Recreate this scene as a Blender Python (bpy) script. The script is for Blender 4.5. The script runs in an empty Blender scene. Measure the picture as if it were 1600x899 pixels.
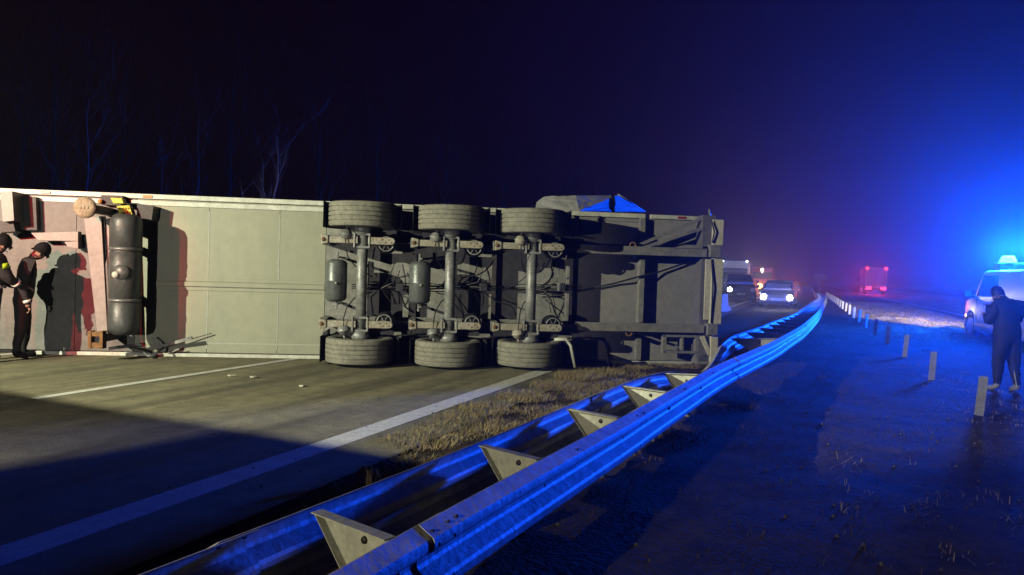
import bpy, bmesh, math, random
from mathutils import Vector, Matrix
random.seed(7)
S = bpy.context.scene
COL = S.collection
R = math.radians

# ------------------------------------------------------------------ camera
F = 1150.0; CX = 800.0; CY = 449.5; CAMH = 1.5
PITCH = math.atan(24 / F); ROLL = math.atan(34 / 1120)
_f = Vector((0, math.cos(PITCH), -math.sin(PITCH)))
_u0 = Vector((0, math.sin(PITCH), math.cos(PITCH)))
_r0 = Vector((1, 0, 0))
_r = _r0 * math.cos(ROLL) + _u0 * math.sin(ROLL)
_u = -_r0 * math.sin(ROLL) + _u0 * math.cos(ROLL)
CAM = Vector((0, 0, CAMH))
cd = bpy.data.cameras.new('camera'); cam = bpy.data.objects.new('camera', cd); COL.objects.link(cam)
cam.matrix_world = Matrix(((_r.x, _u.x, -_f.x, 0), (_r.y, _u.y, -_f.y, 0), (_r.z, _u.z, -_f.z, CAMH), (0, 0, 0, 1)))
cd.sensor_fit = 'HORIZONTAL'; cd.sensor_width = 36; cd.lens = 36 * F / 1600
cd.clip_start = 0.05; cd.clip_end = 3000
S.camera = cam

# ------------------------------------------------------------------ world, exposure
world = bpy.data.worlds.new('World'); S.world = world; world.use_nodes = True
wn = world.node_tree.nodes; wl = world.node_tree.links
bg = wn['Background']
sky = wn.new('ShaderNodeTexSky'); sky.sky_type = 'NISHITA'; sky.sun_disc = False
sky.sun_elevation = R(-4); sky.sun_rotation = R(200)
wl.new(sky.outputs[0], bg.inputs[0]); bg.inputs[1].default_value = 0.0003
bg2 = wn.new('ShaderNodeBackground'); bg2.inputs[0].default_value = (1, .06, .34, 1); bg2.inputs[1].default_value = 0.0024
ad = wn.new('ShaderNodeAddShader')
wl.new(bg.outputs[0], ad.inputs[0]); wl.new(bg2.outputs[0], ad.inputs[1])
wl.new(ad.outputs[0], wn['World Output'].inputs[0])
S.view_settings.view_transform = 'Standard'; S.view_settings.look = 'None'
S.view_settings.exposure = 0; S.view_settings.gamma = 1
S.render.engine = 'CYCLES'
S.cycles.use_denoising = True
S.cycles.max_bounces = 5; S.cycles.volume_bounces = 0; S.cycles.diffuse_bounces = 0; S.cycles.glossy_bounces = 3
S.cycles.sample_clamp_indirect = 4

def light(name, kind, loc, power, color, radius=.05, target=None, cone=60, blend=.2, parent=None):
    d = bpy.data.lights.new(name, kind); d.energy = power; d.color = color
    d.shadow_soft_size = radius
    o = bpy.data.objects.new(name, d); COL.objects.link(o); o.location = loc
    if kind == 'SPOT':
        d.spot_size = R(cone); d.spot_blend = blend
        o.rotation_euler = (Vector(target) - Vector(loc)).to_track_quat('-Z', 'Y').to_euler()
    return o

TH = math.atan(.4)                       # road heading, to the right of the view axis
WARM = (1.0, .98, .70)
# floodlight on the mast of the unseen van added on the road left of the view
LAMP_A = Vector((-10.5, 3.0, 4.2))
light('flood_light', 'SPOT', LAMP_A, 7300, WARM, .035, (-4.6, 11.5, .6), 85, .16)
# head lamp and red lamp read off the shadow edges, set on that added van
LAMP_B = Vector((-5.2, 2.5, 1.05))
light('head_light', 'SPOT', LAMP_B, 620, (1, .95, .85), .05, (-5.3, 11.5, .95), 76, .3)
light('red_lamp', 'SPOT', (-9.4, 2.75, 3.9), 3500, (1, .02, .04), .05, (-6.9, 11.5, 1.5), 24, 1)
# unseen spot added behind the camera to light spacers and median soil
LAMP_C = Vector((-6.0, -4.0, 3.2))
light('spacer_fill', 'SPOT', LAMP_C, 1800, (1, .88, .60), .06, (2.0, 4.3, .3), 29, .35)

# ------------------------------------------------------------------ pixel helpers
def ray(px, py):
    return _r * ((px - CX) / F) - _u * ((py - CY) / F) + _f
def gp(px, py, z=0.0):
    d = ray(px, py); t = (z - CAMH) / d.z
    return CAM + d * t
def dp(px, py, depth):
    d = ray(px, py); return CAM + d * (depth / d.y)

RD = Vector((math.sin(TH), math.cos(TH), 0)); RP = Vector((math.cos(TH), -math.sin(TH), 0))
def road(perp, s, z=0.0):
    return RP * perp + RD * s + Vector((0, 0, z))
def atY(perp, Y, z=0.0):
    s = (Y + perp * math.sin(TH)) / math.cos(TH)
    return road(perp, s, z)

# ------------------------------------------------------------------ materials
MATS = {}
def mat(name, col, rough=.6, metal=0.0, var=.25, scale=6.0, bump=0.0, bscale=40.0, col2=None, spec=.5, detail=5, stretch=None):
    if name in MATS: return MATS[name]
    m = bpy.data.materials.new(name); m.use_nodes = True; MATS[name] = m
    nt = m.node_tree; n = nt.nodes; l = nt.links; b = n['Principled BSDF']
    b.inputs['Roughness'].default_value = rough; b.inputs['Metallic'].default_value = metal
    b.inputs['Specular IOR Level'].default_value = spec
    tc = n.new('ShaderNodeTexCoord')
    src = tc.outputs['Object']
    if stretch:
        mp = n.new('ShaderNodeMapping'); mp.inputs['Scale'].default_value = stretch
        l.new(src, mp.inputs[0]); src = mp.outputs[0]
    nz = n.new('ShaderNodeTexNoise'); nz.inputs['Scale'].default_value = scale; nz.inputs['Detail'].default_value = detail
    nz.inputs['Roughness'].default_value = .65
    l.new(src, nz.inputs['Vector'])
    cr = n.new('ShaderNodeValToRGB'); e = cr.color_ramp.elements
    e[0].position = .32; e[1].position = .68
    c2 = col2 if col2 else tuple(c * (1 - var) for c in col)
    e[0].color = (*c2, 1); e[1].color = (*col, 1)
    l.new(nz.outputs['Fac'], cr.inputs[0]); l.new(cr.outputs[0], b.inputs['Base Color'])
    mr = n.new('ShaderNodeMapRange'); mr.inputs['To Min'].default_value = max(0, rough - .1); mr.inputs['To Max'].default_value = min(1, rough + .1)
    l.new(nz.outputs['Fac'], mr.inputs['Value']); l.new(mr.outputs[0], b.inputs['Roughness'])
    gz = n.new('ShaderNodeTexNoise'); gz.inputs['Scale'].default_value = scale * 3.7; gz.inputs['Detail'].default_value = 8; gz.inputs['Roughness'].default_value = .7
    l.new(tc.outputs['Object'], gz.inputs['Vector'])
    gr = n.new('ShaderNodeMapRange'); gr.inputs['From Min'].default_value = .3; gr.inputs['From Max'].default_value = .65; gr.inputs['To Min'].default_value = 1 - var * 1.1; gr.inputs['To Max'].default_value = 1.06
    l.new(gz.outputs['Fac'], gr.inputs['Value'])
    gx = n.new('ShaderNodeMix'); gx.data_type = 'RGBA'; gx.blend_type = 'MULTIPLY'; gx.inputs['Factor'].default_value = 1
    l.new(cr.outputs[0], gx.inputs['A']); l.new(gr.outputs[0], gx.inputs['B']); l.new(gx.outputs['Result'], b.inputs['Base Color'])
    if bump:
        nb = n.new('ShaderNodeTexNoise'); nb.inputs['Scale'].default_value = bscale; nb.inputs['Detail'].default_value = 4
        l.new(src, nb.inputs['Vector'])
        bp_ = n.new('ShaderNodeBump'); bp_.inputs['Strength'].default_value = bump; bp_.inputs['Distance'].default_value = .02
        l.new(nb.outputs['Fac'], bp_.inputs['Height']); l.new(bp_.outputs[0], b.inputs['Normal'])
    return m
def emit(name, col, strength):
    if name in MATS: return MATS[name]
    m = bpy.data.materials.new(name); m.use_nodes = True; MATS[name] = m
    n = m.node_tree.nodes; b = n['Principled BSDF']
    b.inputs['Base Color'].default_value = (*[min(1, c) * .6 for c in col], 1)
    b.inputs['Emission Color'].default_value = (*col, 1); b.inputs['Emission Strength'].default_value = strength
    return m
def glass(name, col=(.02, .025, .03)):
    return mat(name, col, .06, 0, .2, 2, spec=.9)

ASPH = mat('asphalt', (.31, .285, .175), .85, 0, .35, 1.4, .9, 160, col2=(.23, .21, .13))
_n = ASPH.node_tree.nodes; _l = ASPH.node_tree.links; _b = _n['Principled BSDF']
_src = _b.inputs['Base Color'].links[0].from_socket
_g = _n.new('ShaderNodeTexNoise'); _g.inputs['Scale'].default_value = 75; _g.inputs['Detail'].default_value = 3
_l.new(_n['Texture Coordinate'].outputs['Object'], _g.inputs['Vector'])
_mr = _n.new('ShaderNodeMapRange'); _mr.inputs['From Min'].default_value = .3; _mr.inputs['From Max'].default_value = .7; _mr.inputs['To Min'].default_value = .45; _mr.inputs['To Max'].default_value = 1.5
_l.new(_g.outputs['Fac'], _mr.inputs['Value'])
_mx = _n.new('ShaderNodeMix'); _mx.data_type = 'RGBA'; _mx.blend_type = 'MULTIPLY'; _mx.inputs['Factor'].default_value = 1
_l.new(_src, _mx.inputs['A']); _l.new(_mr.outputs[0], _mx.inputs['B']); _l.new(_mx.outputs['Result'], _b.inputs['Base Color'])
_mp = _n.new('ShaderNodeMapping'); _mp.vector_type = 'TEXTURE'; _mp.inputs['Rotation'].default_value = (0, 0, -TH); _mp.inputs['Scale'].default_value = (1.0, 16, 1)
_l.new(_n['Texture Coordinate'].outputs['Object'], _mp.inputs[0])
_sn = _n.new('ShaderNodeTexNoise'); _sn.inputs['Scale'].default_value = 2.6; _sn.inputs['Detail'].default_value = 6; _l.new(_mp.outputs[0], _sn.inputs['Vector'])
_sr = _n.new('ShaderNodeMapRange'); _sr.inputs['From Min'].default_value = .36; _sr.inputs['From Max'].default_value = .56; _sr.inputs['To Min'].default_value = .55; _sr.inputs['To Max'].default_value = 1.08
_l.new(_sn.outputs['Fac'], _sr.inputs['Value'])
_m2 = _n.new('ShaderNodeMix'); _m2.data_type = 'RGBA'; _m2.blend_type = 'MULTIPLY'; _m2.inputs['Factor'].default_value = 1
_l.new(_mx.outputs['Result'], _m2.inputs['A']); _l.new(_sr.outputs[0], _m2.inputs['B']); _l.new(_m2.outputs['Result'], _b.inputs['Base Color'])
EARTH = mat('verge_earth', (.095, .066, .028), .95, 0, .5, 3.0, 1.0, 30, col2=(.030, .022, .012), spec=.15)
PAINT = mat('road_paint', (.82, .82, .76), .7, 0, .3, 9, .5, 120, col2=(.62, .62, .58))
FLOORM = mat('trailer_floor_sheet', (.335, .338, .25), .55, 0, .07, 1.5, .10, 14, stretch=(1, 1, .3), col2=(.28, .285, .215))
FLOORN = mat('gooseneck_floor_dimmed', (.19, .19, .18), .6, 0, .25, 2.5, .15, 18, col2=(.13, .13, .125))  # floor sheet darkened because the near floodlight is too bright at this end
FLOORD = mat('trailer_floor_rear', (.34, .33, .305), .6, 0, .2, 2.2, .15, 18, col2=(.27, .26, .245))  # rear floor tone set to balance the weaker floodlight at this end
FLOORA = mat('trailer_floor_axle', (.36, .355, .32), .6, 0, .35, 2.6, .15, 18, col2=(.22, .22, .20))
CHASS = mat('chassis_paint', (.34, .33, .30), .5, 0, .35, 5, .2, 30, col2=(.22, .21, .20))
ARM = mat('arm_paint', (.50, .48, .40), .55, 0, .4, 9, .25, 40, col2=(.30, .25, .17))
AXLE = mat('axle_steel', (.40, .41, .40), .42, .2, .35, 7, .2, 40, col2=(.19, .19, .18))
WHITE = mat('rail_paint', (.70, .71, .62), .45, 0, .25, 4, .08, 20, col2=(.52, .52, .45))
TANK = mat('tank_grey', (.20, .215, .215), .38, .35, .3, 6, .12, 30, col2=(.13, .14, .14))
TANKD = mat('tank_dark', (.095, .105, .105), .42, .15, .35, 4, .2, 20, col2=(.055, .06, .06))
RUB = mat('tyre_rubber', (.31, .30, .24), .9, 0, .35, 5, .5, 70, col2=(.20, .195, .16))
RUBD = mat('black_rubber', (.018, .018, .018), .6, 0, .3, 8, .2, 50)
DARK = mat('dark_metal', (.045, .045, .046), .55, .2, .4, 7, .2, 40)
RUST = mat('rusty_steel', (.34, .17, .055), .8, 0, .5, 14, .4, 50, col2=(.16, .07, .03))
PINKW = mat('leg_cover_paint', (.32, .295, .275), .5, 0, .2, 4, .1, 20, col2=(.24, .22, .205))
YEL = mat('chock_yellow', (.75, .62, .02), .5, 0, .25, 12, .2, 60)
ORG = mat('lamp_orange', (.7, .25, .03), .35, 0, .2, 8)
REDR = mat('reflector_red', (.42, .03, .02), .35, 0, .3, 20)
GALV = mat('galvanised_steel', (.84, .85, .86), .64, .4, .2, 5, .28, 26, col2=(.52, .53, .54))
SPAC = mat('spacer_steel', (.60, .62, .52), .6, .1, .25, 9, .2, 30, col2=(.45, .46, .39))
BEIGE = mat('rear_sill_alu', (.80, .75, .60), .5, 0, .25, 6, .15, 25, stretch=(1, 1, .4), col2=(.62, .57, .45))
CURT = mat('curtain_tarp', (.78, .78, .77), .5, 0, .2, 2, .3, 4, col2=(.62, .62, .62))
CURTD = mat('curtain_tarp_dark', (.10, .10, .11), .6, 0, .2, 2, .3, 4)
BARK = mat('birch_bark', (.22, .20, .19), .85, 0, .6, 9, .4, 30, col2=(.06, .05, .05))
GRASS = mat('dry_grass', (.60, .47, .24), .8, 0, .5, 1.1, col2=(.38, .30, .14))
GRASSD = mat('short_grass', (.13, .11, .035), .85, 0, .5, 1.3, col2=(.06, .055, .018))
POSTM = mat('post_steel', (.36, .37, .38), .55, .3, .3, 8, .2, 40, col2=(.22, .22, .23))
BOLT = mat('bolt_steel', (.06, .055, .05), .5, .6, .3, 30)
CONC = mat('barrier_concrete', (.62, .60, .55), .85, 0, .3, 3, .3, 30)

# ------------------------------------------------------------------ mesh builder
class MB:
    def __init__(s): s.v = []; s.f = []; s.sm = []
    def add(s, vs, fs, smooth=False):
        o = len(s.v); s.v += [Vector(p) for p in vs]
        for f in fs: s.f.append([i + o for i in f]); s.sm.append(smooth)
    def box(s, a, b):
        x0, y0, z0 = [min(a[i], b[i]) for i in range(3)]; x1, y1, z1 = [max(a[i], b[i]) for i in range(3)]
        s.add([(x0, y0, z0), (x1, y0, z0), (x1, y1, z0), (x0, y1, z0), (x0, y0, z1), (x1, y0, z1), (x1, y1, z1), (x0, y1, z1)],
              [(0, 3, 2, 1), (4, 5, 6, 7), (0, 1, 5, 4), (1, 2, 6, 5), (2, 3, 7, 6), (3, 0, 4, 7)])
    def prism(s, poly, ext):                       # poly: list of 3-D points, ext: vector
        n = len(poly); e = Vector(ext)
        vs = [Vector(p) for p in poly] + [Vector(p) + e for p in poly]
        fs = [tuple(range(n))[::-1], tuple(range(n, 2 * n))] + [(i, (i + 1) % n, n + (i + 1) % n, n + i) for i in range(n)]
        s.add(vs, fs)
    def bar(s, p0, p1, w, h, up=(0, 0, 1)):
        p0 = Vector(p0); p1 = Vector(p1); d = (p1 - p0).normalized(); up = Vector(up)
        if abs(d.dot(up)) > .98: up = Vector((0, 1, 0))
        a = d.cross(up).normalized() * (w / 2); b = a.cross(d).normalized() * (h / 2)
        vs = [p + q for p in (p0, p1) for q in (-a - b, a - b, a + b, -a + b)]
        s.add(vs, [(0, 3, 2, 1), (4, 5, 6, 7), (0, 1, 5, 4), (1, 2, 6, 5), (2, 3, 7, 6), (3, 0, 4, 7)])
    def tube(s, path, r, n=8, cap=True):
        path = [Vector(p) for p in path]; rs = r if isinstance(r, (list, tuple)) else [r] * len(path)
        ref = Vector((0, 0, 1)); rings = []
        for i, p in enumerate(path):
            d = (path[min(i + 1, len(path) - 1)] - path[max(i - 1, 0)]).normalized()
            q = ref if abs(d.dot(ref)) < .95 else Vector((1, 0, 0))
            a = d.cross(q).normalized(); b = d.cross(a).normalized()
            rings.append([p + a * rs[i] * math.cos(2 * math.pi * k / n) + b * rs[i] * math.sin(2 * math.pi * k / n) for k in range(n)])
        vs = [v for ring in rings for v in ring]; fs = []
        for i in range(len(path) - 1):
            for k in range(n):
                fs.append((i * n + k, i * n + (k + 1) % n, (i + 1) * n + (k + 1) % n, (i + 1) * n + k))
        s.add(vs, fs, True)
        if cap:
            o = len(s.v) - len(vs)
            s.f.append([o + k for k in range(n)][::-1]); s.sm.append(False)
            s.f.append([o + (len(path) - 1) * n + k for k in range(n)]); s.sm.append(False)
    def lathe(s, prof, org, axis, n=32, smooth=True, closed=False):
        axis = Vector(axis).normalized(); q = Vector((0, 0, 1)) if abs(axis.z) < .9 else Vector((1, 0, 0))
        a = axis.cross(q).normalized(); b = axis.cross(a); org = Vector(org); m = len(prof); vs = []
        for k in range(n):
            t = 2 * math.pi * k / n; d = a * math.cos(t) + b * math.sin(t)
            vs += [org + axis * h + d * r for h, r in prof]
        fs = []
        for k in range(n):
            k2 = (k + 1) % n
            for i in range(m if closed else m - 1):
                i2 = (i + 1) % m
                fs.append((k * m + i, k * m + i2, k2 * m + i2, k2 * m + i))
        s.add(vs, fs, smooth)
    def loft(s, rings, smooth=True, cap=True):
        n = len(rings[0]); vs = [p for r_ in rings for p in r_]; fs = []
        for i in range(len(rings) - 1):
            for k in range(n):
                fs.append((i * n + k, i * n + (k + 1) % n, (i + 1) * n + (k + 1) % n, (i + 1) * n + k))
        o = len(s.v); s.add(vs, fs, smooth)
        if cap:
            s.f.append([o + k for k in range(n)][::-1]); s.sm.append(False)
            s.f.append([o + (len(rings) - 1) * n + k for k in range(n)]); s.sm.append(False)
    def mesh(s, name):
        me = bpy.data.meshes.new(name); me.from_pydata([tuple(v) for v in s.v], [], s.f)
        me.polygons.foreach_set('use_smooth', s.sm); me.update()
        return me
    def build(s, name, m, parent=None, bevel=0.0, fixn=True):
        me = s.mesh(name)
        if fixn:
            bm = bmesh.new(); bm.from_mesh(me); bmesh.ops.recalc_face_normals(bm, faces=bm.faces[:]); bm.to_mesh(me); bm.free()
        me.materials.append(m)
        o = bpy.data.objects.new(name, me); COL.objects.link(o)
        if parent: o.parent = parent
        if bevel:
            b = o.modifiers.new('bevel', 'BEVEL'); b.width = bevel; b.segments = 2; b.limit_method = 'ANGLE'; b.angle_limit = R(40)
        return o
def empty(name, label, cat, loc=(0, 0, 0), group=None, rotz=0):
    o = bpy.data.objects.new(name, None); COL.objects.link(o); o.location = loc; o.rotation_euler = (0, 0, rotz)
    o.empty_display_size = .3
    return tag(o, label, cat, group)
def tag(o, label, cat=None, group=None, kind=None):
    o['label'] = label
    if cat: o['category'] = cat
    if group: o['group'] = group
    if kind: o['kind'] = kind
    return o
def instance(o, parent=None, name=None):
    c = o.copy(); COL.objects.link(c)
    if parent is not None: c.parent = parent
    return c
def copy_tree(o, parent=None):
    c = o.copy(); COL.objects.link(c); c.parent = parent
    for ch in [k for k in o.children]: copy_tree(ch, c)
    return c
_BOLT = {}
def bolt(P, n, r, m, parent, name='bolt'):
    key = (round(r, 4), m.name)
    if key not in _BOLT:
        q = MB(); q.lathe([(0, 0), (0, 1), (.6, .75), (.6, 0)], (0, 0, 0), (0, 0, 1), 8); me = q.mesh('bolt'); me.materials.append(m); _BOLT[key] = me
    o = bpy.data.objects.new(name, _BOLT[key]); COL.objects.link(o); o.parent = parent
    o.location = P; o.scale = (r, r, r); o.rotation_euler = Vector(n).to_track_quat('Z', 'Y').to_euler(); return o
def box1(name, a, b, m, parent, bevel=0.0):
    mb = MB(); mb.box(a, b); return mb.build(name, m, parent, bevel)

# ------------------------------------------------------------------ ground, roads, verge
def noise2(x, y):
    from mathutils import noise
    return noise.noise(Vector((x, y, 3.1)))
def strip(name, p0, p1, s0, s1, z, m, label, cat, kind='structure', seg=1):
    mb = MB()
    for i in range(seg):
        a = s0 + (s1 - s0) * i / seg; b = s0 + (s1 - s0) * (i + 1) / seg
        mb.add([road(p0, a, z), road(p1, a, z), road(p1, b, z), road(p0, b, z)], [(0, 1, 2, 3)])
    o = mb.build(name, m, fixn=False)
    return tag(o, label, cat, kind=kind)
gm = MB(); gm.add([(-1500, -1500, -.12), (1500, -1500, -.12), (1500, 1500, -.12), (-1500, 1500, -.12)], [(0, 1, 2, 3)])
tag(gm.build('ground', EARTH, fixn=False), 'dark flat countryside ground stretching away on all sides', 'ground', kind='structure')
strip('carriageway', -14.2, -3.02, -60, 420, 0.0, ASPH, 'grey asphalt carriageway blocked by the overturned trailer', 'road', seg=60)
strip('carriageway', 6.7, 19.0, -60, 420, 0.0, ASPH, 'grey asphalt carriageway with a lorry driving away on it', 'road', seg=60)
def verge_h(p, s):
    h = .02 + .035 * noise2(p * .9, s * .9) + .02 * noise2(p * 3.1, s * 3.1)
    e = min((p + 3.02) / .8, (6.7 - p) / .8, 1.0)
    return -.03 + max(0, e) * (h + .03)
vm = MB(); NP = 64; NS = 300
svals = [-12 + 0.16 * i if i < 220 else 23.2 + (i - 220) * (.2 + (i - 220) * .06) for i in range(NS + 1)]
vv = []
for s_ in svals:
    for i in range(NP + 1):
        p = -3.06 + 9.80 * i / NP
        vv.append(road(p, s_, verge_h(p, s_)))
vm.add(vv, [(j * (NP + 1) + i, j * (NP + 1) + i + 1, (j + 1) * (NP + 1) + i + 1, (j + 1) * (NP + 1) + i) for j in range(NS) for i in range(NP)], True)
tag(vm.build('median_strip', EARTH, fixn=False), 'muddy central reservation with short grass between the carriageways', 'verge', kind='structure')
fm = MB()
for (a, b) in ((-46.0, -14.2), (19.0, 60)):
    fm2 = MB(); vv = []; n1, n2 = 16, 60
    for j in range(n2 + 1):
        for i in range(n1 + 1):
            p = a + (b - a) * i / n1; s_ = -40 + 6 * j
            vv.append(road(p, s_, -.03 + .08 * noise2(p * .3, s_ * .3) * min(1, (min(abs(p - a), abs(p - b))) / 3)))
    fm2.add(vv, [(j * (n1 + 1) + i, j * (n1 + 1) + i + 1, (j + 1) * (n1 + 1) + i + 1, (j + 1) * (n1 + 1) + i) for j in range(n2) for i in range(n1)], True)
    tag(fm2.build('roadside_verge', EARTH, fixn=False), 'dark rough grass verge below the bare trees' if a < 0 else 'dark grass verge beyond the far carriageway', 'verge', kind='structure')
# painted lines
strip('edge_line', -3.82, -3.57, -30, 300, .004, PAINT, 'broad solid white edge line running towards the trailer wheels', 'road marking', seg=40)
strip('edge_line', -11.5, -11.28, -30, 300, .004, PAINT, 'solid white edge line on the side of the trees', 'road marking', seg=40)
strip('edge_line', 7.3, 7.5, -30, 300, .004, PAINT, 'solid white edge line of the open carriageway', 'road marking', seg=40)
strip('edge_line', 14.6, 14.8, -30, 300, .004, PAINT, 'far solid white edge line of the open carriageway', 'road marking', seg=40)
for k, lab in ((-1, 'short white lane dash before the lit asphalt'), (0, 'thin white lane dash ending under the trailer side'), (1, 'white lane dash behind the overturned trailer'), (2, 'white lane dash near the dark off-roader')):
    strip('lane_dash', -7.65, -7.52, 5.37 + 18 * k, 11.4 + 18 * k, .004, PAINT, lab, 'road marking')

# ------------------------------------------------------------------ trailer frame
T0 = gp(1112, 571); T1 = gp(60, 553.5)
AX = (T0 - T1); AX.z = 0; AX.normalize(); TN = Vector((AX.y, -AX.x, 0))     # TN points to the camera
def L(px, py, w=0.0):
    d = ray(px, py); o = T0 + TN * w
    t = (o - CAM).dot(TN) / d.dot(TN); P = CAM + d * t
    return Vector(((P - T0).dot(AX), -w, P.z))
trailer = empty('semi_trailer', 'overturned grey semi-trailer lying on its side with its underside and wheels showing', 'trailer', T0, rotz=math.atan2(AX.y, AX.x))
def pbox(mb, x0, y0, x1, y1, w0, w1):
    a = L(x0, y0, w1); b = L(x1, y1, w1)
    mb.box((a.x, -w0, a.z), (b.x, -w1, b.z))
def pb(name, x0, y0, x1, y1, w0, w1, m, parent=trailer, bevel=.006):
    mb = MB(); pbox(mb, x0, y0, x1, y1, w0, w1); return mb.build(name, m, parent, bevel)
def pprism(name, pts, w0, w1, m, parent=trailer, bevel=.004):
    mb = MB(); mb.prism([L(x, y, w1) for x, y in pts], (0, w1 - w0, 0)); return mb.build(name, m, parent, bevel)
ZT = L(500, 316, 0).z; ZB = .03
XF = -13.6
def lx(px, py=440, w=0): return L(px, py, w).x
# floor panels
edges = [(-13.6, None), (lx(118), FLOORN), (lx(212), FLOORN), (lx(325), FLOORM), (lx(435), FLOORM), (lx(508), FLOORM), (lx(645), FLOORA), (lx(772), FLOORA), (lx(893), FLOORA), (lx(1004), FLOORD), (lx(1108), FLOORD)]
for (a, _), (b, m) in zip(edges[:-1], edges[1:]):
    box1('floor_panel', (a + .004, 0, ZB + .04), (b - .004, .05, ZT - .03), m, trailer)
SEAM = mat('seam_sealant', (.46, .47, .40), .55, 0, .2, 6)
for px in (325, 435):
    box1('seam_strip', (lx(px) - .008, -.004, ZB + .1), (lx(px) + .008, .02, ZT - .22), SEAM, trailer)
mb = MB()
c0 = L(370, 446, 0).z
for z0, z1, w in ((c0 - .10, c0 - .045, .012), (c0 - .035, c0 + .035, .03), (c0 + .045, c0 + .10, .012)):
    mb.box((lx(240), .01, z0), (lx(508), -w, z1))
mb.build('centre_rail', FLOORM, trailer, .004)
box1('lower_strip', (lx(212), .01, ZB + .18), (lx(505), -.004, ZB + .20), SEAM, trailer)
# cargo body behind the floor
body = MB(); body.box((XF, .06, .02), (-.02, 2.72, ZT - .04)); body.build('cargo_body', CURTD, trailer, .02)
# side rails
def rail(name, xa, xb, z0, z1, w0, w1, m=WHITE): return box1(name, (xa, -w0, z0), (xb, -w1, z1), m, trailer, .006)
rail('side_rail', XF, lx(1004), ZT - .06, ZT + .015, -.06, .05)
rail('side_rail', lx(1012), lx(1098), ZT - .06, ZT + .01, -.06, .05)
rail('rail_lip', XF, lx(508), ZT - .16, ZT - .085, -.02, .02)
rail('rail_lip', lx(508) + .02, lx(1000), ZT - .13, ZT - .085, -.02, .015, FLOORA)
rail('side_rail', lx(60), lx(512), 0.0, .055, -.06, .05)
rail('side_rail', lx(512) + .01, lx(895), 0.0, .05, -.06, .03)
rail('side_rail', lx(950, 560), lx(1085), .0, .06, -.06, .05)
for px, m in ((72, REDR), (230, ORG), (1060, REDR), (560, ORG), (800, REDR)):
    box1('side_marker', (lx(px) - .07, -.05, ZT - .045), (lx(px) + .07, -.062, ZT - .005), m, trailer, .004)
# dark liner of the wheel bay (shadowed wells)
# longitudinal chassis beams
yb_top, yb_bot = 392, 512
def beam(py, name='chassis_beam'):
    z = L(1000, py, .40).z
    mb = MB()
    xa, xb = lx(520), lx(1105, 392, .4)
    xr = lx(893)
    mb.box((xa, -.02, z - .012), (xb, -.388, z + .012))                 # web
    mb.box((xr, -.388, z - .07), (xb, -.40, z + .07))                   # lower flange towards camera
    mb.box((xa, -.20, z - .07), (xr - .02, -.212, z + .07))
    return mb.build(name, CHASS, trailer, .003)
beam(yb_top); beam(yb_bot)
box1('beam_end', (lx(1108, 392, .4), -.1, L(1100, 402, .44).z), (lx(1127, 392, .44), -.44, L(1100, 382, .44).z), CHASS, trailer, .01)
box1('beam_end', (lx(1104, 512, .4), -.1, L(1100, 524, .44).z), (lx(1122, 512, .44), -.44, L(1100, 506, .44).z), CHASS, trailer, .01)
# cross members
for px, w, m, wd in ((1003, .16, CHASS, .09), (890, .15, CHASS, .11), (772, .18, ARM, .07), (645, .14, CHASS, .12)):
    x = lx(px, 440, w)
    if px == 1003:
        for (a, b) in ((ZB + .05, L(1000, 520, .2).z), (L(1000, 505, .3).z, L(1000, 400, .3).z), (L(1000, 385, .2).z, ZT - .06)):
            box1('cross_member', (x - wd / 2, 0, a), (x + wd / 2, -(w if a > .5 and b < 2 else .11), b), m, trailer, .006)
    else:
        box1('cross_member', (x - wd / 2, 0, L(px, 506, .2).z), (x + wd / 2, -w, L(px, 398, .2).z), m, trailer, .006)
# rear braces
mb = MB(); mb.bar(L(992, 386, .22), L(1100, 340, .22), .05, .075, (0, 1, 0)); mb.build('diagonal_brace', CHASS, trailer, .004)
mb = MB(); mb.bar(L(1000, 389, .26), L(1098, 357, .26), .05, .10, (0, 1, 0)); mb.build('diagonal_brace', CHASS, trailer, .004)
mb = MB(); mb.tube([L(899, 456, .06), L(960, 443, .07), L(1000, 432, .2), L(1030, 425, .08), L(1086, 406, .06)], .016, 6); mb.build('loose_hose', RUBD, trailer)
pprism('gusset_plate', [(1052, 388), (1070, 383), (1098, 383), (1098, 389)], .36, .42, CHASS)
# rear frame
pb('rear_pillar', 1098, 336, 1111, 566, -.05, .30, mat('rear_frame_paint', (.20, .19, .20), .5, 0, .3, 5, .15, 30), trailer, .008)
pb('rear_sill', 1115, 343, 1130, 384, -.05, .36, BEIGE, trailer, .008)
pb('rear_sill', 1113, 403, 1127, 507, -.05, .37, BEIGE, trailer, .008)
pb('rear_sill', 1111, 526, 1121, 567, -.05, .36, BEIGE, trailer, .008)
pb('sill_lip', 1103, 405, 1111, 500, .30, .33, BEIGE, trailer, .004)
mb = MB(); mb.tube([L(1112, 345, .38), L(1116, 362, .4), L(1113, 380, .38)], .012, 6); mb.tube([L(1112, 405, .38), L(1114, 450, .4), L(1111, 505, .38)], .012, 6)
mb.build('lamp_cable', RUBD, trailer)
pprism('rear_bracket', [(1094, 527), (1101, 525), (1112, 553), (1107, 556)], .3, .34, BEIGE)
mb = MB(); mb.tube([L(1108, 327, .1), L(1110, 340, .1)], .02, 6); mb.build('corner_pin', CHASS, trailer)
pprism('corner_casting', [(1086, 557), (1106, 552), (1108, 569), (1090, 570)], .02, .3, CHASS)
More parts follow.
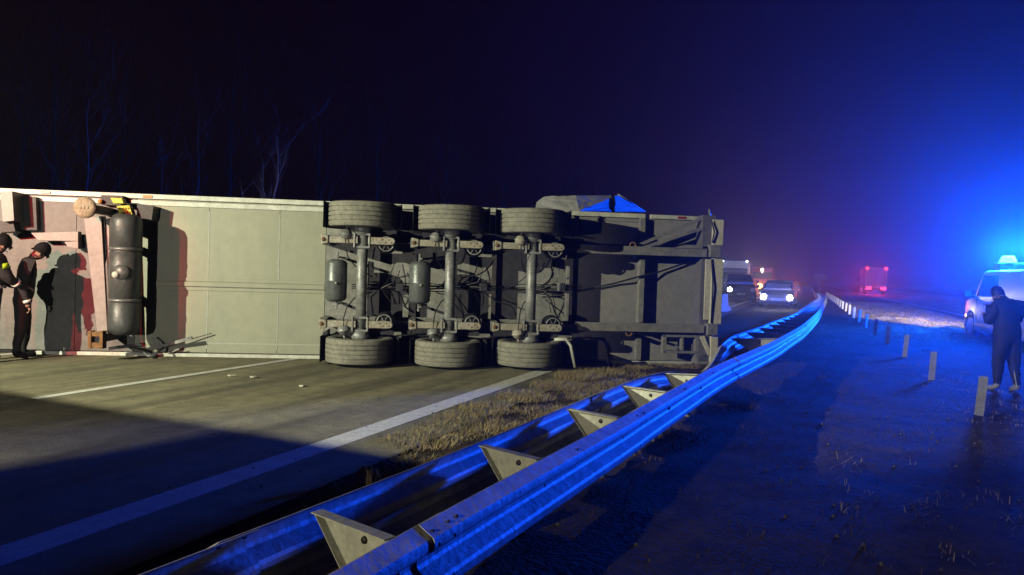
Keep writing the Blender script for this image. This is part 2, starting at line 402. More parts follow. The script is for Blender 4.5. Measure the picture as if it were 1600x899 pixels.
# ladder-like bracket for the spare-wheel carrier
mb = MB()
for (x0, y0, x1, y1) in ((1036, 523, 1090, 528), (1036, 548, 1090, 553), (1036, 523, 1041, 553), (1065, 528, 1068, 548), (1087, 525, 1092, 557)):
    pbox(mb, x0, y0, x1, y1, .20, .30)
mb.build('spare_wheel_carrier', CHASS, trailer, .004)
mb = MB(); mb.bar(L(992, 519, .16), L(1075, 548, .16), .03, .09, (0, 1, 0)); mb.build('diagonal_brace', CHASS, trailer, .004)
for (px, py) in ((988, 384), (982, 520)):
    mb = MB(); c = L(px, py, .3); n = 16
    mb.lathe([(0, .062), (.05, .062), (.05, .038), (0, .038)], c + Vector((0, -.05, 0)), (0, 1, 0), n, closed=True)
    mb.build('lashing_ring', RUST, trailer)
# torn tarp bulging above the upper side
tp = MB()
def TB(px, py, back):
    return L(px, py, -back)
tl = [TB(836, 325, .4), TB(842, 311, .6), TB(858, 307, .9), TB(965, 306, 1.0)]
tl_b = [TB(838, 326, 2.2), TB(850, 316, 2.0), TB(866, 311, 1.7), TB(962, 309, 1.5)]
fr = [TB(836, 330, .2), TB(905, 330, .2), TB(1008, 331.5, 2.3)]
apex = TB(966, 305, 1.7); bk = TB(1004, 331, 2.6); a0 = TB(838, 316, .55); a1 = TB(850, 307.5, .8); a2 = TB(900, 306, .9)
m0 = TB(925, 318, .45); base_b = [TB(845, 322, 2.2), TB(915, 320, 2.1)]
tp.add([fr[0], fr[1], fr[2], apex, a2, a1, a0, bk, base_b[0], base_b[1]],
       [(0, 1, 6), (1, 4, 5), (1, 5, 6), (1, 3, 4), (1, 2, 3), (2, 7, 3), (3, 7, 9), (3, 9, 4), (4, 9, 8), (4, 8, 5), (5, 8, 6), (6, 8, 0)])
o = tp.build('torn_tarp', CURT, trailer)
sb = o.modifiers.new('subdiv', 'SUBSURF'); sb.subdivision_type = 'SIMPLE'; sb.levels = 3; sb.render_levels = 3
dtex = bpy.data.textures.new('tarp_folds', 'CLOUDS'); dtex.noise_scale = .2
dm = o.modifiers.new('folds', 'DISPLACE'); dm.texture = dtex; dm.strength = .025; dm.mid_level = .5
mb = MB(); mb.tube([TB(957, 308, 1.5), TB(960, 320, 1.3), TB(957, 330, 1.2)], [.05, .03, .05], 6); mb.build('tarp_strap', RUBD, trailer)
mb = MB(); mb.tube([apex + Vector((0, -.01, .01)), TB(1008, 331, 2.28)], .012, 6); mb.build('tarp_seam', WHITE, trailer)

# ------------------------------------------------------------------ axles, wheels
TR_, TWH = .515, .1925
tread = []
g = .016
xs = [-.17, -.108, -.094, -.040, -.026, .026, .040, .094, .108, .17]
prof = [(-.12, .30), (-.165, .34), (-.192, .42), (-.188, .47), (-.176, .502)]
prof += [(-.158, TR_ - .003), (-.110, TR_), (-.108, TR_ - g), (-.096, TR_ - g), (-.094, TR_), (-.042, TR_ + .002), (-.040, TR_ - g), (-.028, TR_ - g), (-.026, TR_ + .002),
         (.026, TR_ + .002), (.028, TR_ - g), (.040, TR_ - g), (.042, TR_ + .002), (.094, TR_), (.096, TR_ - g), (.108, TR_ - g), (.110, TR_), (.158, TR_ - .003)]
prof += [(.176, .502), (.188, .47), (.192, .42), (.165, .34), (.12, .30)]
tyre_mb = MB(); tyre_mb.lathe(prof, (0, 0, 0), (0, 0, 1), 72, True)
tyre_me = tyre_mb.mesh('tyre'); tyre_me.materials.append(RUB)
bm = bmesh.new(); bm.from_mesh(tyre_me); bmesh.ops.recalc_face_normals(bm, faces=bm.faces[:]); bm.to_mesh(tyre_me); bm.free()
for p_ in tyre_me.polygons: p_.use_smooth = True
try: tyre_me.set_sharp_from_angle(angle=R(40))
except Exception: pass
rim_mb = MB(); rim_mb.lathe([(-.13, .05), (-.13, .29), (-.11, .305), (.11, .305), (.13, .29), (.06, .24), (.03, .15), (.05, .10), (.09, .09), (.09, .0)], (0, 0, 0), (0, 0, 1), 36)
rim_me = rim_mb.mesh('wheel'); rim_me.materials.append(AXLE)
WA = .70
for i, (xa, yt, yb, tb_y, bb_y) in enumerate(((566, 337, 546, 376, 507), (704, 342.5, 550, 381.5, 509), (831, 347.5, 551, 385.5, 512))):
    pt = L(xa, yt, WA); pbm = L(xa - 2, yb, WA)
    xax = (pt.x + pbm.x) / 2 + .0
    for c, flip in ((pt, 1), (pbm, -1)):
        w = bpy.data.objects.new('wheel', rim_me); COL.objects.link(w); w.parent = trailer
        w.location = (xax, -WA, c.z); w.rotation_euler = (0 if flip > 0 else math.pi, 0, random.random() * 6)
        t = bpy.data.objects.new('tyre', tyre_me); COL.objects.link(t); t.parent = w
    mb = MB(); mb.tube([(xax, -WA, pbm.z + .12), (xax, -WA, pt.z - .12)], .082, 20)
    mb.lathe([(-.12, .0), (-.12, .12), (-.02, .15), (.03, .10), (.03, 0)], (xax, -WA, pt.z - .17), (0, 0, 1), 20)
    mb.lathe([(.12, .0), (.12, .12), (.02, .15), (-.03, .10), (-.03, 0)], (xax, -WA, pbm.z + .17), (0, 0, 1), 20)
    axo = mb.build('axle', AXLE, trailer)
    # arms
    for zc, sg in ((L(xa, tb_y, .80).z, 1), (L(xa, bb_y, .80).z, -1)):
        mb = MB(); mb.box((xax - .54, -.70, zc - .05), (xax - .06, -.82, zc + .05))
        mb.prism([(xax - .60, -.84, zc - .08), (xax - .50, -.84, zc - .055), (xax - .50, -.84, zc + .055), (xax - .60, -.84, zc + .08)], (0, .16, 0))
        # rear arm part with rounded end
        a = .055; pts = [(xax + .09, -.82, zc - a), (xax + .44, -.82, zc - a)]
        pts += [(xax + .44 + a * math.sin(t), -.82, zc - a * math.cos(t)) for t in (.5, 1.0, 1.57, 2.1, 2.6)]
        pts += [(xax + .44, -.82, zc + a), (xax + .09, -.82, zc + a)]
        mb.prism(pts, (0, .05, 0))
        arm = mb.build('trailing_arm', ARM, trailer, .008)
        for dx, dz in ((.30, .022), (.35, -.022), (.40, .022), (.44, -.02)): bolt((xax + dx, -.82, zc + dz), (0, -1, 0), .011, RUST, arm)
        bolt((xax - .57, -.84, zc), (0, -1, 0), .032, RUST, arm)
        # axle clamp
        mb = MB()
        for dz in (-.10, .10):
            mb.box((xax - .105, -.58, zc + dz - .018), (xax + .105, -.80, zc + dz + .018))
        mb.box((xax - .125, -.60, zc - .11), (xax - .10, -.83, zc + .11)); mb.box((xax + .10, -.60, zc - .11), (xax + .125, -.83, zc + .11))
        mb.build('axle_clamp', AXLE, arm, .004)
        # hanger bracket
        mb = MB(); mb.box((xax - .62, -.02, zc - .075), (xax - .52, -.66, zc - .06)); mb.box((xax - .62, -.02, zc + .06), (xax - .52, -.66, zc + .075))
        mb.box((xax - .62, -.02, zc - .075), (xax - .605, -.72, zc + .075))
        mb.build('hanger_bracket', AXLE, trailer, .004)
        # air spring
        mb = MB(); mb.lathe([(0, 0), (0, .11), (.04, .145), (.09, .15), (.13, .125), (.17, .15), (.22, .15), (.27, .12), (.30, .115), (.30, 0)], (xax + .36, -.42, zc - sg * .04), (0, -1, 0), 24)
        sp = mb.build('air_spring', RUBD, trailer)
        mb = MB(); mb.lathe([(0, .118), (.012, .118), (.012, .10), (0, .10)], (xax + .36, -.735, zc - sg * .04), (0, -1, 0), 24, closed=True)
        for k in range(6):
            t = math.pi * k / 3; mb.bar((xax + .36, -.738, zc - sg * .04), (xax + .36 + .1 * math.cos(t), -.738, zc - sg * .04 + .1 * math.sin(t)), .008, .012, (0, 1, 0))
        mb.build('spring_plate', AXLE, sp)
        # shelf plate next to the wheel
        box1('spring_shelf', (xax + .09, -.36, zc + sg * .09), (xax + .50, -.40, zc + sg * .19), CHASS, trailer, .005)
        # brake chamber between wheel and arm
        zw = (pt.z - .20) if sg > 0 else (pbm.z + .20)
        cc = Vector((xax - .24, -.80, zw - sg * .10))
        if i == 2: cc.x = xax - .20
        mb = MB(); mb.lathe([(-.07, 0), (-.07, .05), (-.05, .085), (-.01, .09), (0, .10), (.012, .10), (.02, .088), (.06, .07), (.08, .03), (.08, 0)], cc, (.15, 0, sg), 18)
        mb.tube([cc + Vector((0, 0, sg * .06)), cc + Vector((.03, .02, sg * .17))], .018, 8)
        mb.bar(cc + Vector((.05, 0, sg * .05)), cc + Vector((.14, .06, sg * .12)), .05, .03)
        bc = mb.build('brake_chamber', ARM if i == 2 else AXLE, trailer)
        # brake hose
        mb = MB(); q = cc + Vector((0, -.05, -sg * .06))
        mb.tube([q, q + Vector((.0, -.02, -sg * .12)), q + Vector((.03, .1, -sg * .28)), q + Vector((.12, .35, -sg * .42)), Vector((xax + .12, -.15, L(700, 448, .15).z + sg * .12))], .009, 6)
        mb.build('brake_hose', RUBD, bc)
    # hoses in the middle
    zc = L(xa, 448, .2).z
    for k in range(4):
        mb = MB(); a = random.uniform(-.06, .06); sg = 1 if k % 2 else -1; e = random.uniform(.25, .52)
        x0 = xax + .07 + .02 * k
        mb.tube([(x0 - .1, -.25 - .02 * k, zc + a), (x0 + .12, -.28, zc + a * .6), (x0 + .24 + .03 * k, -.24, zc + sg * .08), (x0 + .30 + .03 * k, -.18, zc + sg * e * .6), (x0 + .36 + .02 * k, -.10, zc + sg * e)], random.choice((.008, .010, .007)), 6)
        mb.build('air_hose', RUBD if k % 3 else CHASS, trailer)
    for k in range(3):
        mb = MB(); mb.tube([(xax - .2, -.2, zc + .03 * (k - 1)), (xax + .3, -.24, zc + .025 * (k - 1) + .01), (xax + .78, -.22, zc + .03 * (k - 1) - .01)], .008, 6)
        mb.build('air_hose', AXLE if k == 1 else RUBD, trailer)
    # valve block
    box1('valve_block', (xax + .5, -.14, zc - .06), (xax + .62, -.26, zc + .07), AXLE, trailer, .01)
    # dark mudguard behind each wheel pair gap, plus stay rod
    for c, sg in ((pt, 1), (pbm, -1)):
        mb = MB()
        pts = []
        for k in range(9):
            t = R(-10 + 200 * k / 8)
            pts.append((xax - .60 * math.cos(t), -WA + .60 * math.sin(t) * .9))
        for (xa_, ya_), (xb_, yb_) in zip(pts[:-1], pts[1:]):
            mb.add([(xa_, ya_, c.z - .2), (xb_, yb_, c.z - .2), (xb_, yb_, c.z + .2), (xa_, ya_, c.z + .2)], [(0, 1, 2, 3)], True)
        o = mb.build('mudguard', RUBD, trailer); sd = o.modifiers.new('thick', 'SOLIDIFY'); sd.thickness = .006
        mb = MB(); mb.tube([(xax + .3, -.36, c.z - sg * .16), (xax + .9, -.30, c.z - sg * .22)], .014, 6); mb.build('guard_stay', AXLE, trailer)
for k in range(7):
    x0 = lx(600 + 38 * k); zc = L(700, 448, .2).z; sg = 1 if k % 2 else -1
    mb = MB(); pts = []
    for i in range(9):
        t = i / 8
        pts.append((x0 + .55 * t + .06 * math.sin(5 * t + k), -.16 - .10 * math.sin(math.pi * t), zc + sg * (.05 + .42 * t ** 1.6) + .05 * math.sin(7 * t + 2 * k)))
    mb.tube(pts, .009 if k % 3 else .012, 6); mb.build('air_hose', RUBD, trailer)
for dz in (-.03, 0, .03):
    mb = MB(); mb.tube([(lx(575) + .25 * i, -.13 - .02 * (i % 2), L(700, 448, .2).z + dz + .012 * math.sin(i * 1.7 + dz * 60)) for i in range(13)], .008, 6); mb.build('wiring_loom', RUBD, trailer)
# mud flaps and pale bracket behind the last axle
pprism('mud_flap', [(897, 330), (906, 329), (904, 368), (899, 369)], .3, .32, WHITE)
mb = MB(); mb.tube([L(866, 531, .95), L(884, 530, .95), L(892, 540, .95), L(899, 574, .95)], .028, 8); mb.build('guard_stay', WHITE, trailer)
pprism('mud_flap', [(508, 318), (516, 318), (516, 352), (508, 340)], .1, .4, DARK)
pprism('mud_flap', [(504, 520), (512, 515), (512, 560), (504, 556)], .1, .4, DARK)
# air reservoirs
for (px, y0, y1) in ((524.5, 405, 472), (655, 408, 476)):
    a = L(px, y1, .62); b = L(px, y0, .62); h = (b.z - a.z); r_ = .165; x = a.x
    mb = MB(); mb.lathe([(0, 0), (.004, r_ * .5), (.03, r_ * .86), (.065, r_), (h / 2 - .01, r_), (h / 2, r_ + .004), (h / 2 + .01, r_), (h - .065, r_), (h - .03, r_ * .86), (h - .004, r_ * .5), (h, 0)], (x, -.62, a.z), (0, 0, 1), 28)
    tk = mb.build('air_reservoir', TANK, trailer)
    mb = MB(); mb.lathe([(0, .02), (.02, .02), (.02, 0)], (x + .02, -.62 - r_, a.z + h * .45), (0, -1, 0), 10); mb.build('drain_valve', ARM, tk)
    mb = MB()
    for zz in (a.z - .05, b.z + .02): mb.box((x - .03, -.02, zz), (x + .03, -.64, zz + .03))
    mb.box((x - .03, -.40, a.z - .12), (x + .0, -.46, b.z + .12))
    mb.build('reservoir_bracket', AXLE, tk, .004)

# ------------------------------------------------------------------ front part: landing gear, tank, chocks
# big transverse tank
a = L(194, 524, .55); b = L(190, 334, .55); h = b.z - a.z; r_ = .225
pr = [(0, 0), (.01, r_ * .6), (.04, r_ * .86), (.10, r_ * .98), (.16, r_)]
pr += [(h * .29 - .04, r_), (h * .29 - .03, r_ - .012), (h * .29 + .03, r_ - .012), (h * .29 + .04, r_), (h * .68, r_), (h * .68 + .01, r_ - .012), (h * .68 + .07, r_ - .012), (h * .68 + .08, r_)]
pr += [(h - .16, r_), (h - .10, r_ * .98), (h - .04, r_ * .86), (h - .01, r_ * .6), (h, 0)]
mb = MB(); mb.lathe(pr, (a.x, -.55, a.z), (0, 0, 1), 36); tk = mb.build('storage_tank', TANKD, trailer)
mb = MB(); mb.lathe([(0, .05), (.03, .045), (.035, 0)], (a.x - .05, -.55 - r_ + .01, a.z + h * .50), (-.1, -1, 0), 16); mb.build('tank_cap', WHITE, tk)
mb = MB(); mb.lathe([(0, .12), (.012, .115), (.012, 0)], (a.x + .02, -.55 - r_ + .012, a.z + h * .52), (0, -1, 0), 20); mb.build('tank_boss', TANKD, tk)
for q in (.29, .71):
    mb = MB(); mb.lathe([(-.025, r_ - .008), (-.025, r_ + .006), (.025, r_ + .006), (.025, r_ - .008)], (a.x, -.55, a.z + h * q), (0, 0, 1), 36, closed=True)
    mb.build('tank_strap', TANK, tk)
mb = MB()
for q in (.29, .71): mb.box((a.x - .05, -.02, a.z + h * q - .05), (a.x + .05, -.4, a.z + h * q + .05))
mb.build('tank_bracket', DARK, trailer)
# dark housing beside the tank (tool box)
pprism('tool_box', [(214, 318), (240, 322), (237, 345), (214, 345)], .0, .28, DARK)
# landing gear
for (px, py, rr, m) in ((135, 325, .155, mat('foot_dusty', (.46, .40, .29), .8, 0, .4, 14, .5, 50, col2=(.27, .21, .13))), (150, 530, .10, RUST)):
    c = L(px, py, .80)
    mb = MB(); mb.box((c.x - .06, -.02, c.z - .06), (c.x + .06, -.72, c.z + .06)); leg = mb.build('landing_leg', PINKW, trailer, .008)
    mb = MB()
    if rr > .12:
        mb.lathe([(0, 0), (0, rr * .8), (.02, rr), (.06, rr), (.08, rr * .7), (.08, 0)], c, (0, -1, 0), 24)
        for k in (-1, 0, 1): mb.box((c.x + .05 * k - .012, -.879, c.z - .02), (c.x + .05 * k + .012, -.888, c.z + .02))
        mb.build('landing_foot', m, leg)
    else:
        for dx in (-.10, .06): mb.box((c.x + dx, -.70, c.z - .14), (c.x + dx + .05, -.84, c.z + .12))
        mb.box((c.x - .10, -.80, c.z - .13), (c.x + .11, -.83, c.z - .05)); mb.box((c.x - .10, -.80, c.z + .04), (c.x + .11, -.83, c.z + .11))
        mb.build('landing_foot', m, leg, .006)
pprism('leg_cover', [(131, 340), (158, 338), (168, 522), (152, 522)], .46, .52, PINKW)
pprism('leg_cover', [(152, 338), (163, 338), (166, 400), (160, 420)], .38, .44, PINKW)
pprism('cross_shaft', [(165, 342), (170, 341), (176, 520), (171, 522)], .40, .45, PINKW)
pprism('leg_brace', [(48, 364), (122, 362), (122, 377), (60, 376)], .10, .22, PINKW)
pprism('leg_brace', [(100, 378), (122, 377), (122, 389), (106, 386)], .14, .26, PINKW)
pprism('support_frame', [(0, 300), (19, 299), (22, 345), (4, 347)], .05, .40, PINKW)
pprism('support_frame', [(0, 345), (20, 345), (24, 362), (0, 364)], .05, .30, DARK)
pprism('shadow_plate', [(18, 304), (56, 308), (58, 360), (24, 360)], .02, .12, DARK)  # dark plate in place of the square black shadow here
# chocks
for pts, w in (([(172, 309), (190, 310), (193, 318), (177, 318)], .34), ([(182, 322), (202, 321), (207, 336), (187, 337)], .40)):
    o = pprism('wheel_chock', pts, w - .14, w, YEL)
mb = MB()
for r2 in range(2):
    for c2 in range(4):
        p = L(188 + c2 * 4.2 + r2 * 2.2, 326 + r2 * 6, .402); mb.lathe([(0, .017), (.006, .014), (.006, 0)], p, (0, -1, 0), 8)
mb.build('chock_studs', mat('chock_stud', (.35, .29, .02), .6), o)
pprism('chock_holder', [(158, 305), (192, 306), (192, 322), (158, 320)], .02, .14, DARK)
mb = MB(); mb.lathe([(0, .035), (.05, .03), (.05, 0)], L(158, 315, .15), (0, -1, 0), 12); mb.build('side_lamp', ORG, trailer)
# broken bracket and bent rod near the lower edge
mb = MB(); mb.tube([L(212, 545, .1), L(222, 549, .28), L(232, 557, .40), L(240, 556, .40), L(253, 545, .2)], .018, 8); mb.build('bent_rod', TANK, trailer)
pprism('broken_bracket', [(236, 530), (244, 527), (258, 540), (245, 548)], .02, .10, CHASS)
mb = MB(); mb.bar(L(244, 544, .05), L(300, 528, .20), .05, .03, (0, 1, 0)); mb.build('broken_bar', AXLE, trailer)
mb = MB(); mb.bar(L(246, 546, .10), L(330, 521, .06), .012, .012, (0, 1, 0)); mb.build('broken_bar', DARK, trailer)
mb = MB(); mb.bar(L(170, 545, .3), L(222, 538, .16), .05, .04, (0, 1, 0)); mb.build('broken_bar', DARK, trailer)
mb = MB(); mb.bar(L(262, 552, .05), L(281, 545, .14), .03, .02, (0, 1, 0)); mb.build('broken_bar', CHASS, trailer)

# ------------------------------------------------------------------ guard rail
guard = empty('guardrail', 'bent double steel crash barrier glowing blue beside the trailer', 'guardrail', atY(-1.5, 4.0))
gmi = Matrix.Translation(-guard.location)
def interp(tab, y):
    if y <= tab[0][0]:
        a, b = tab[0], tab[1]
    elif y >= tab[-1][0]:
        a, b = tab[-2], tab[-1]
    else:
        for a, b in zip(tab[:-1], tab[1:]):
            if a[0] <= y <= b[0]: break
    t = (y - a[0]) / (b[0] - a[0]); t2 = max(0, min(1, t)); t2 = t2
    return [a[i] + (b[i] - a[i]) * (t if not (0 <= t <= 1) else t2) for i in range(1, len(a))]
def sm(tab, y, d=.6):
    v = [interp(tab, y + k * d / 2) for k in (-2, -1, 0, 1, 2)]
    return [sum(a[i] for a in v) / 5 for i in range(len(v[0]))]
FRONT = [(1.0, -1.46, .5), (2.85, -1.40, .5), (4.05, -1.29, .5), (5.3, -1.18, .5), (8.6, -.93, .5), (11.9, -.50, .5), (16.2, -.10, .5), (23, .30, .5), (46, 1.15, .5), (110, 1.3, .6)]
BACK = [(1.0, -2.08, .5), (2.35, -1.93, .5), (3.08, -1.84, .5), (4.34, -1.71, .5), (7.3, -1.50, .5), (8.3, -1.34, .46), (9.2, -1.30, .30), (10.6, -1.28, .14), (11.9, -1.27, .28), (12.7, -1.26, .48), (16, -.85, .5), (23, -.22, .5), (46, .7, .5), (110, .8, .6)]
WPROF = [(.012, 0), (.030, -.012), (.078, -.040), (.083, -.055), (.083, -.080), (.074, -.095), (.012, -.130), (.004, -.145), (.004, -.165), (.012, -.180), (.074, -.215), (.083, -.230), (.083, -.255), (.078, -.270), (.030, -.298), (.012, -.310)]
def beam_rings(tab, side, ys, lap=0.0):
    rings = []
    for y in ys:
        p, z = sm(tab, y); P = atY(p, y, z)
        p2, z2 = sm(tab, y + .1); d = (atY(p2, y + .1, 0) - atY(p, y, 0)).normalized(); n = Vector((d.y, -d.x, 0)) * side
        # n points away from the gap between the beams
        rings.append([P + n * (o + lap) + Vector((0, 0, zz)) - guard.location for o, zz in WPROF] + [P + n * (o + lap - .006) + Vector((0, 0, zz)) - guard.location for o, zz in reversed(WPROF)])
    return rings
def jitter_z(y, k): return .012 * noise2(y * .8, k) if y < 30 else 0
def build_beams(tab, side, joints):
    for a, b in zip(joints[:-1], joints[1:]):
        n = max(4, int((b - a) / (.25 if a < 14 else .6)))
        ys = [a + (b - a) * i / n for i in range(n + 1)]
        if a < 20:
            ys[-1] += .16
        off = .004 if (joints.index(a) % 2) else 0
        rg = beam_rings(tab, side, ys, .010 if off else 0)
        if off:
            rg = [[v + Vector((0, 0, .003)) for v in r_] for r_ in rg]
        mb = MB(); mb.loft(rg, True); o = mb.build('beam', GALV, guard)
        try: o.data.set_sharp_from_angle(angle=R(22))
        except Exception: pass
        # splice bolts
        if a < 22:
            p, z = sm(tab, a + .08); P = atY(p, a + .08, z)
            p2, _ = sm(tab, a + .2); d = (atY(p2, a + .2) - atY(p, a + .08)).normalized(); nn = Vector((d.y, -d.x, 0)) * side
            for dd in (-.05, .07):
                for zz in (-.03, -.07, -.235, -.285):
                    bolt(P + d * dd + nn * (.085 if zz in (-.07, -.235) else .06) + Vector((0, 0, zz)) - guard.location, nn, .014, BOLT, o)
FJ = [1.0, 2.86, 5.35, 9.3, 13.0, 17.0, 21, 25, 29, 34, 39, 46, 60, 80, 110]
build_beams(FRONT, 1, FJ)
build_beams(BACK, -1, [1.0, 2.6, 6.2, 9.0, 12.6, 16.5, 20.5, 25, 29, 34, 39, 46, 60, 80, 110])
# bolt heads along the near front beam
y = 1.35; k = 0
sy = [3.05 - 1.24]
while sy[-1] < 62: sy.append(sy[-1] + 1.24)
for y in sy:
    pb_, zb_ = sm(BACK, y); B = atY(pb_, y, zb_) 
    # spacers stand slightly skewed, front end a little nearer
    yf = y - .30 if y < 12 else y - .2
    pf_, zf_ = sm(FRONT, yf); Fp = atY(pf_, yf, zf_)
    if 8.6 < y < 12.7: continue
    d = (Fp - B); d.z = 0; wd = d.length; d.normalize()
    n = Vector((d.y, -d.x, 0))
    if n.y > 0: n = -n
    g0 = guard.location
    B2 = B + Vector((0, 0, -.015)) - g0; F2 = Fp + Vector((0, 0, -.015)) - g0
    pl = [B2 + d * .01, F2 - d * .01, F2 - d * .01 + Vector((0, 0, -.22)), B2 + d * wd * .48 + Vector((0, 0, -.22))]  # slanted left edge: back beam's shadow put into the plate shape
    mb = MB(); mb.prism(pl, tuple(n * .006))
    mb.prism([B2 + d * .01, F2 - d * .01, F2 - d * .01 + n * .055, B2 + d * .01 + n * .055], (0, 0, .006))
    mb.prism([pl[0], pl[3], pl[3] + n * .04, pl[0] + n * .04], tuple(-d * .006))
    mb.prism([pl[3], pl[2], pl[2] + n * .04, pl[3] + n * .04], (0, 0, -.006))
    sp = mb.build('spacer', SPAC, guard)
    if y < 16:
        for t, zz in ((.62, -.05), (.60, -.15), (.74, -.14)): bolt(B2 + d * wd * t + Vector((0, 0, zz)) + n * .006, n, .017, BOLT, sp)
    M = (B2 + F2) / 2 + d * wd * .1
    mb = MB()
    dd = RD
    zz0 = -g0.z - .4
    mb.box((M.x - .05, M.y - .02, zz0), (M.x + .05, M.y - .014, M.z - .29)); mb.box((M.x - .05, M.y - .02, zz0), (M.x - .044, M.y + .03, M.z - .29)); mb.box((M.x + .044, M.y - .02, zz0), (M.x + .05, M.y + .03, M.z - .29))
    mb.build('post', SPAC, guard)
    if y < 22:
        pF, zF = sm(FRONT, yf); P = atY(pF, yf, zF); pQ, _ = sm(FRONT, yf + .1); dq = (atY(pQ, yf + .1) - atY(pF, yf)).normalized(); nn = Vector((dq.y, -dq.x, 0))
        bolt(P + nn * .004 + Vector((0, 0, -.155)) - g0, nn, .018, BOLT, guard); bolt(P + nn * .06 + dq * .35 + Vector((0, 0, -.03)) - g0, nn, .016, BOLT, guard)

# ------------------------------------------------------------------ marker posts (C-profile steel posts without beam)
nposts = 22
mb = MB(); hgt = .45
mb.box((-.035, 0, -.35), (.030, .006, hgt)); mb.box((.024, .006, -.35), (.030, .06, hgt)); mb.box((-.035, .006, -.35), (-.029, .06, hgt))
mb.box((.008, .054, -.35), (.024, .06, hgt)); mb.box((-.029, .054, -.35), (-.005, .06, hgt)); mb.box((-.058, .03, -.35), (-.041, .036, hgt - .01)); mb.box((-.041, .03, -.35), (-.035, .036, hgt - .02))
post0 = mb.build('steel_post', POSTM)
for k in range(nposts):
    o = post0 if k == 0 else instance(post0)
    Y = 8.35 + 3.2 * k
    P = atY(1.89, Y, 0); o.location = (P.x, P.y, verge_h(1.89, (P.dot(RD))))
    o.rotation_euler = (R(random.uniform(-2, 2)), R(random.uniform(1, 5)), -TH + R(random.uniform(-6, 6)))
    if k == 0: tag(o, 'short steel post just before the person in dark clothes', 'post', 'bare barrier posts in a row')
    elif k == 1: tag(o, 'short steel post second from the person in the bare post row', 'post', 'bare barrier posts in a row')
    elif 5 <= k <= 9: tag(o, 'short steel post beside the headlight-lit grass', 'post', 'bare barrier posts in a row')
    else: tag(o, 'short bare steel barrier post in the receding row', 'post', 'bare barrier posts in a row')

# ------------------------------------------------------------------ grass
def blade_patch(mb, P, n, spread, hmin, hmax, lean=.6):
    for _ in range(n):
        a = random.uniform(0, 6.283); r_ = spread * math.sqrt(random.random())
        q = P + Vector((math.cos(a) * r_, math.sin(a) * r_, 0)); h = random.uniform(hmin, hmax)
        t = random.uniform(0, 6.283); w = random.uniform(.0012, .0032)
        d = Vector((math.cos(t), math.sin(t), 0)); e = Vector((-d.y, d.x, 0)) * w
        le = random.uniform(.1, lean) * h
        m1 = q + d * le * .45 + Vector((0, 0, h * random.uniform(.4, .65))); tip = q + d * le + Vector((0, 0, h * random.uniform(.15, 1)))
        mb.add([q - e, q + e, m1 + e * .7, m1 - e * .7, tip], [(0, 1, 2, 3), (3, 2, 4)])
def rr_(a, b): return random.uniform(a, b)
gm1 = MB()
# dry clumps between edge of the asphalt and barrier
for _ in range(3000):
    p = rr_(-3.05, -1.6); s_ = rr_(4.2, 14)
    if noise2(p * 1.3, s_ * 1.3) < -.05: continue
    P = road(p, s_, verge_h(p, s_)); blade_patch(gm1, P, random.randint(6, 26), rr_(.05, .22), .015, rr_(.03, .10), 3.0)
for (px, py, n, h) in ((905, 592, 900, .2), (870, 605, 400, .15), (940, 585, 400, .16), (660, 690, 160, .1), (760, 640, 200, .12), (730, 655, 160, .12), (820, 622, 250, .14), (700, 672, 120, .1)):
    P = gp(px, py); blade_patch(gm1, Vector((P.x, P.y, 0)), n * 5, .36, .02, h * .7, 2.2)
for _ in range(1500):
    p = rr_(-.6, 6.5); s_ = rr_(3.0, 34) ** 1.0
    if noise2(p * .7 + 9, s_ * .5) < .12: continue
    P = road(p, s_, verge_h(p, s_)); blade_patch(gm1, P, random.randint(4, 12), rr_(.05, .22), .02, rr_(.04, .10), 2.2)
for (px, py, n) in ((1150, 636, 260), (1165, 640, 160), (1050, 680, 300), (1035, 700, 160), (1070, 690, 160), (1130, 645, 120), (960, 770, 40), (1010, 720, 60)):
    P = gp(px, py); blade_patch(gm1, Vector((P.x, P.y, 0)), n, .2, .05, .16, 1.6)
for _ in range(2600):  # pale grass laid denser here to brighten the van's headlight pool
    p = rr_(2.1, 6.6); s_ = rr_(22, 62)
    P = road(p, s_, verge_h(p, s_)); blade_patch(gm1, P, random.randint(4, 9), rr_(.1, .3), .04, .12, 1.6)
# weeds inside the barrier
for (px, py, n) in ((880, 690, 26), (872, 680, 14), (990, 630, 20), (580, 780, 10)):
    P = gp(px, py); blade_patch(gm1, Vector((P.x, P.y, .03)), n, .06, .2, .42, .5)
tag(gm1.build('dry_grass', GRASS, fixn=False), 'straw-coloured dry grass tufts along the barrier', 'grass', kind='stuff')
gm2 = MB()
for _ in range(5200):
    p = rr_(-3.0, 6.6); s_ = 2.0 + 34 * random.random() ** 1.6
    P = road(p, s_, verge_h(p, s_)); blade_patch(gm2, P, random.randint(3, 9), rr_(.05, .2), .015, .06, 2.0)
for _ in range(2600):
    p = rr_(-2.9, 6.6); s_ = rr_(20, 60)
    P = road(p, s_, verge_h(p, s_)); blade_patch(gm2, P, random.randint(3, 6), rr_(.1, .3), .04, .12, 2.0)
tag(gm2.build('short_grass', GRASSD, fixn=False), 'short dark green grass covering the central reservation', 'grass', kind='stuff')
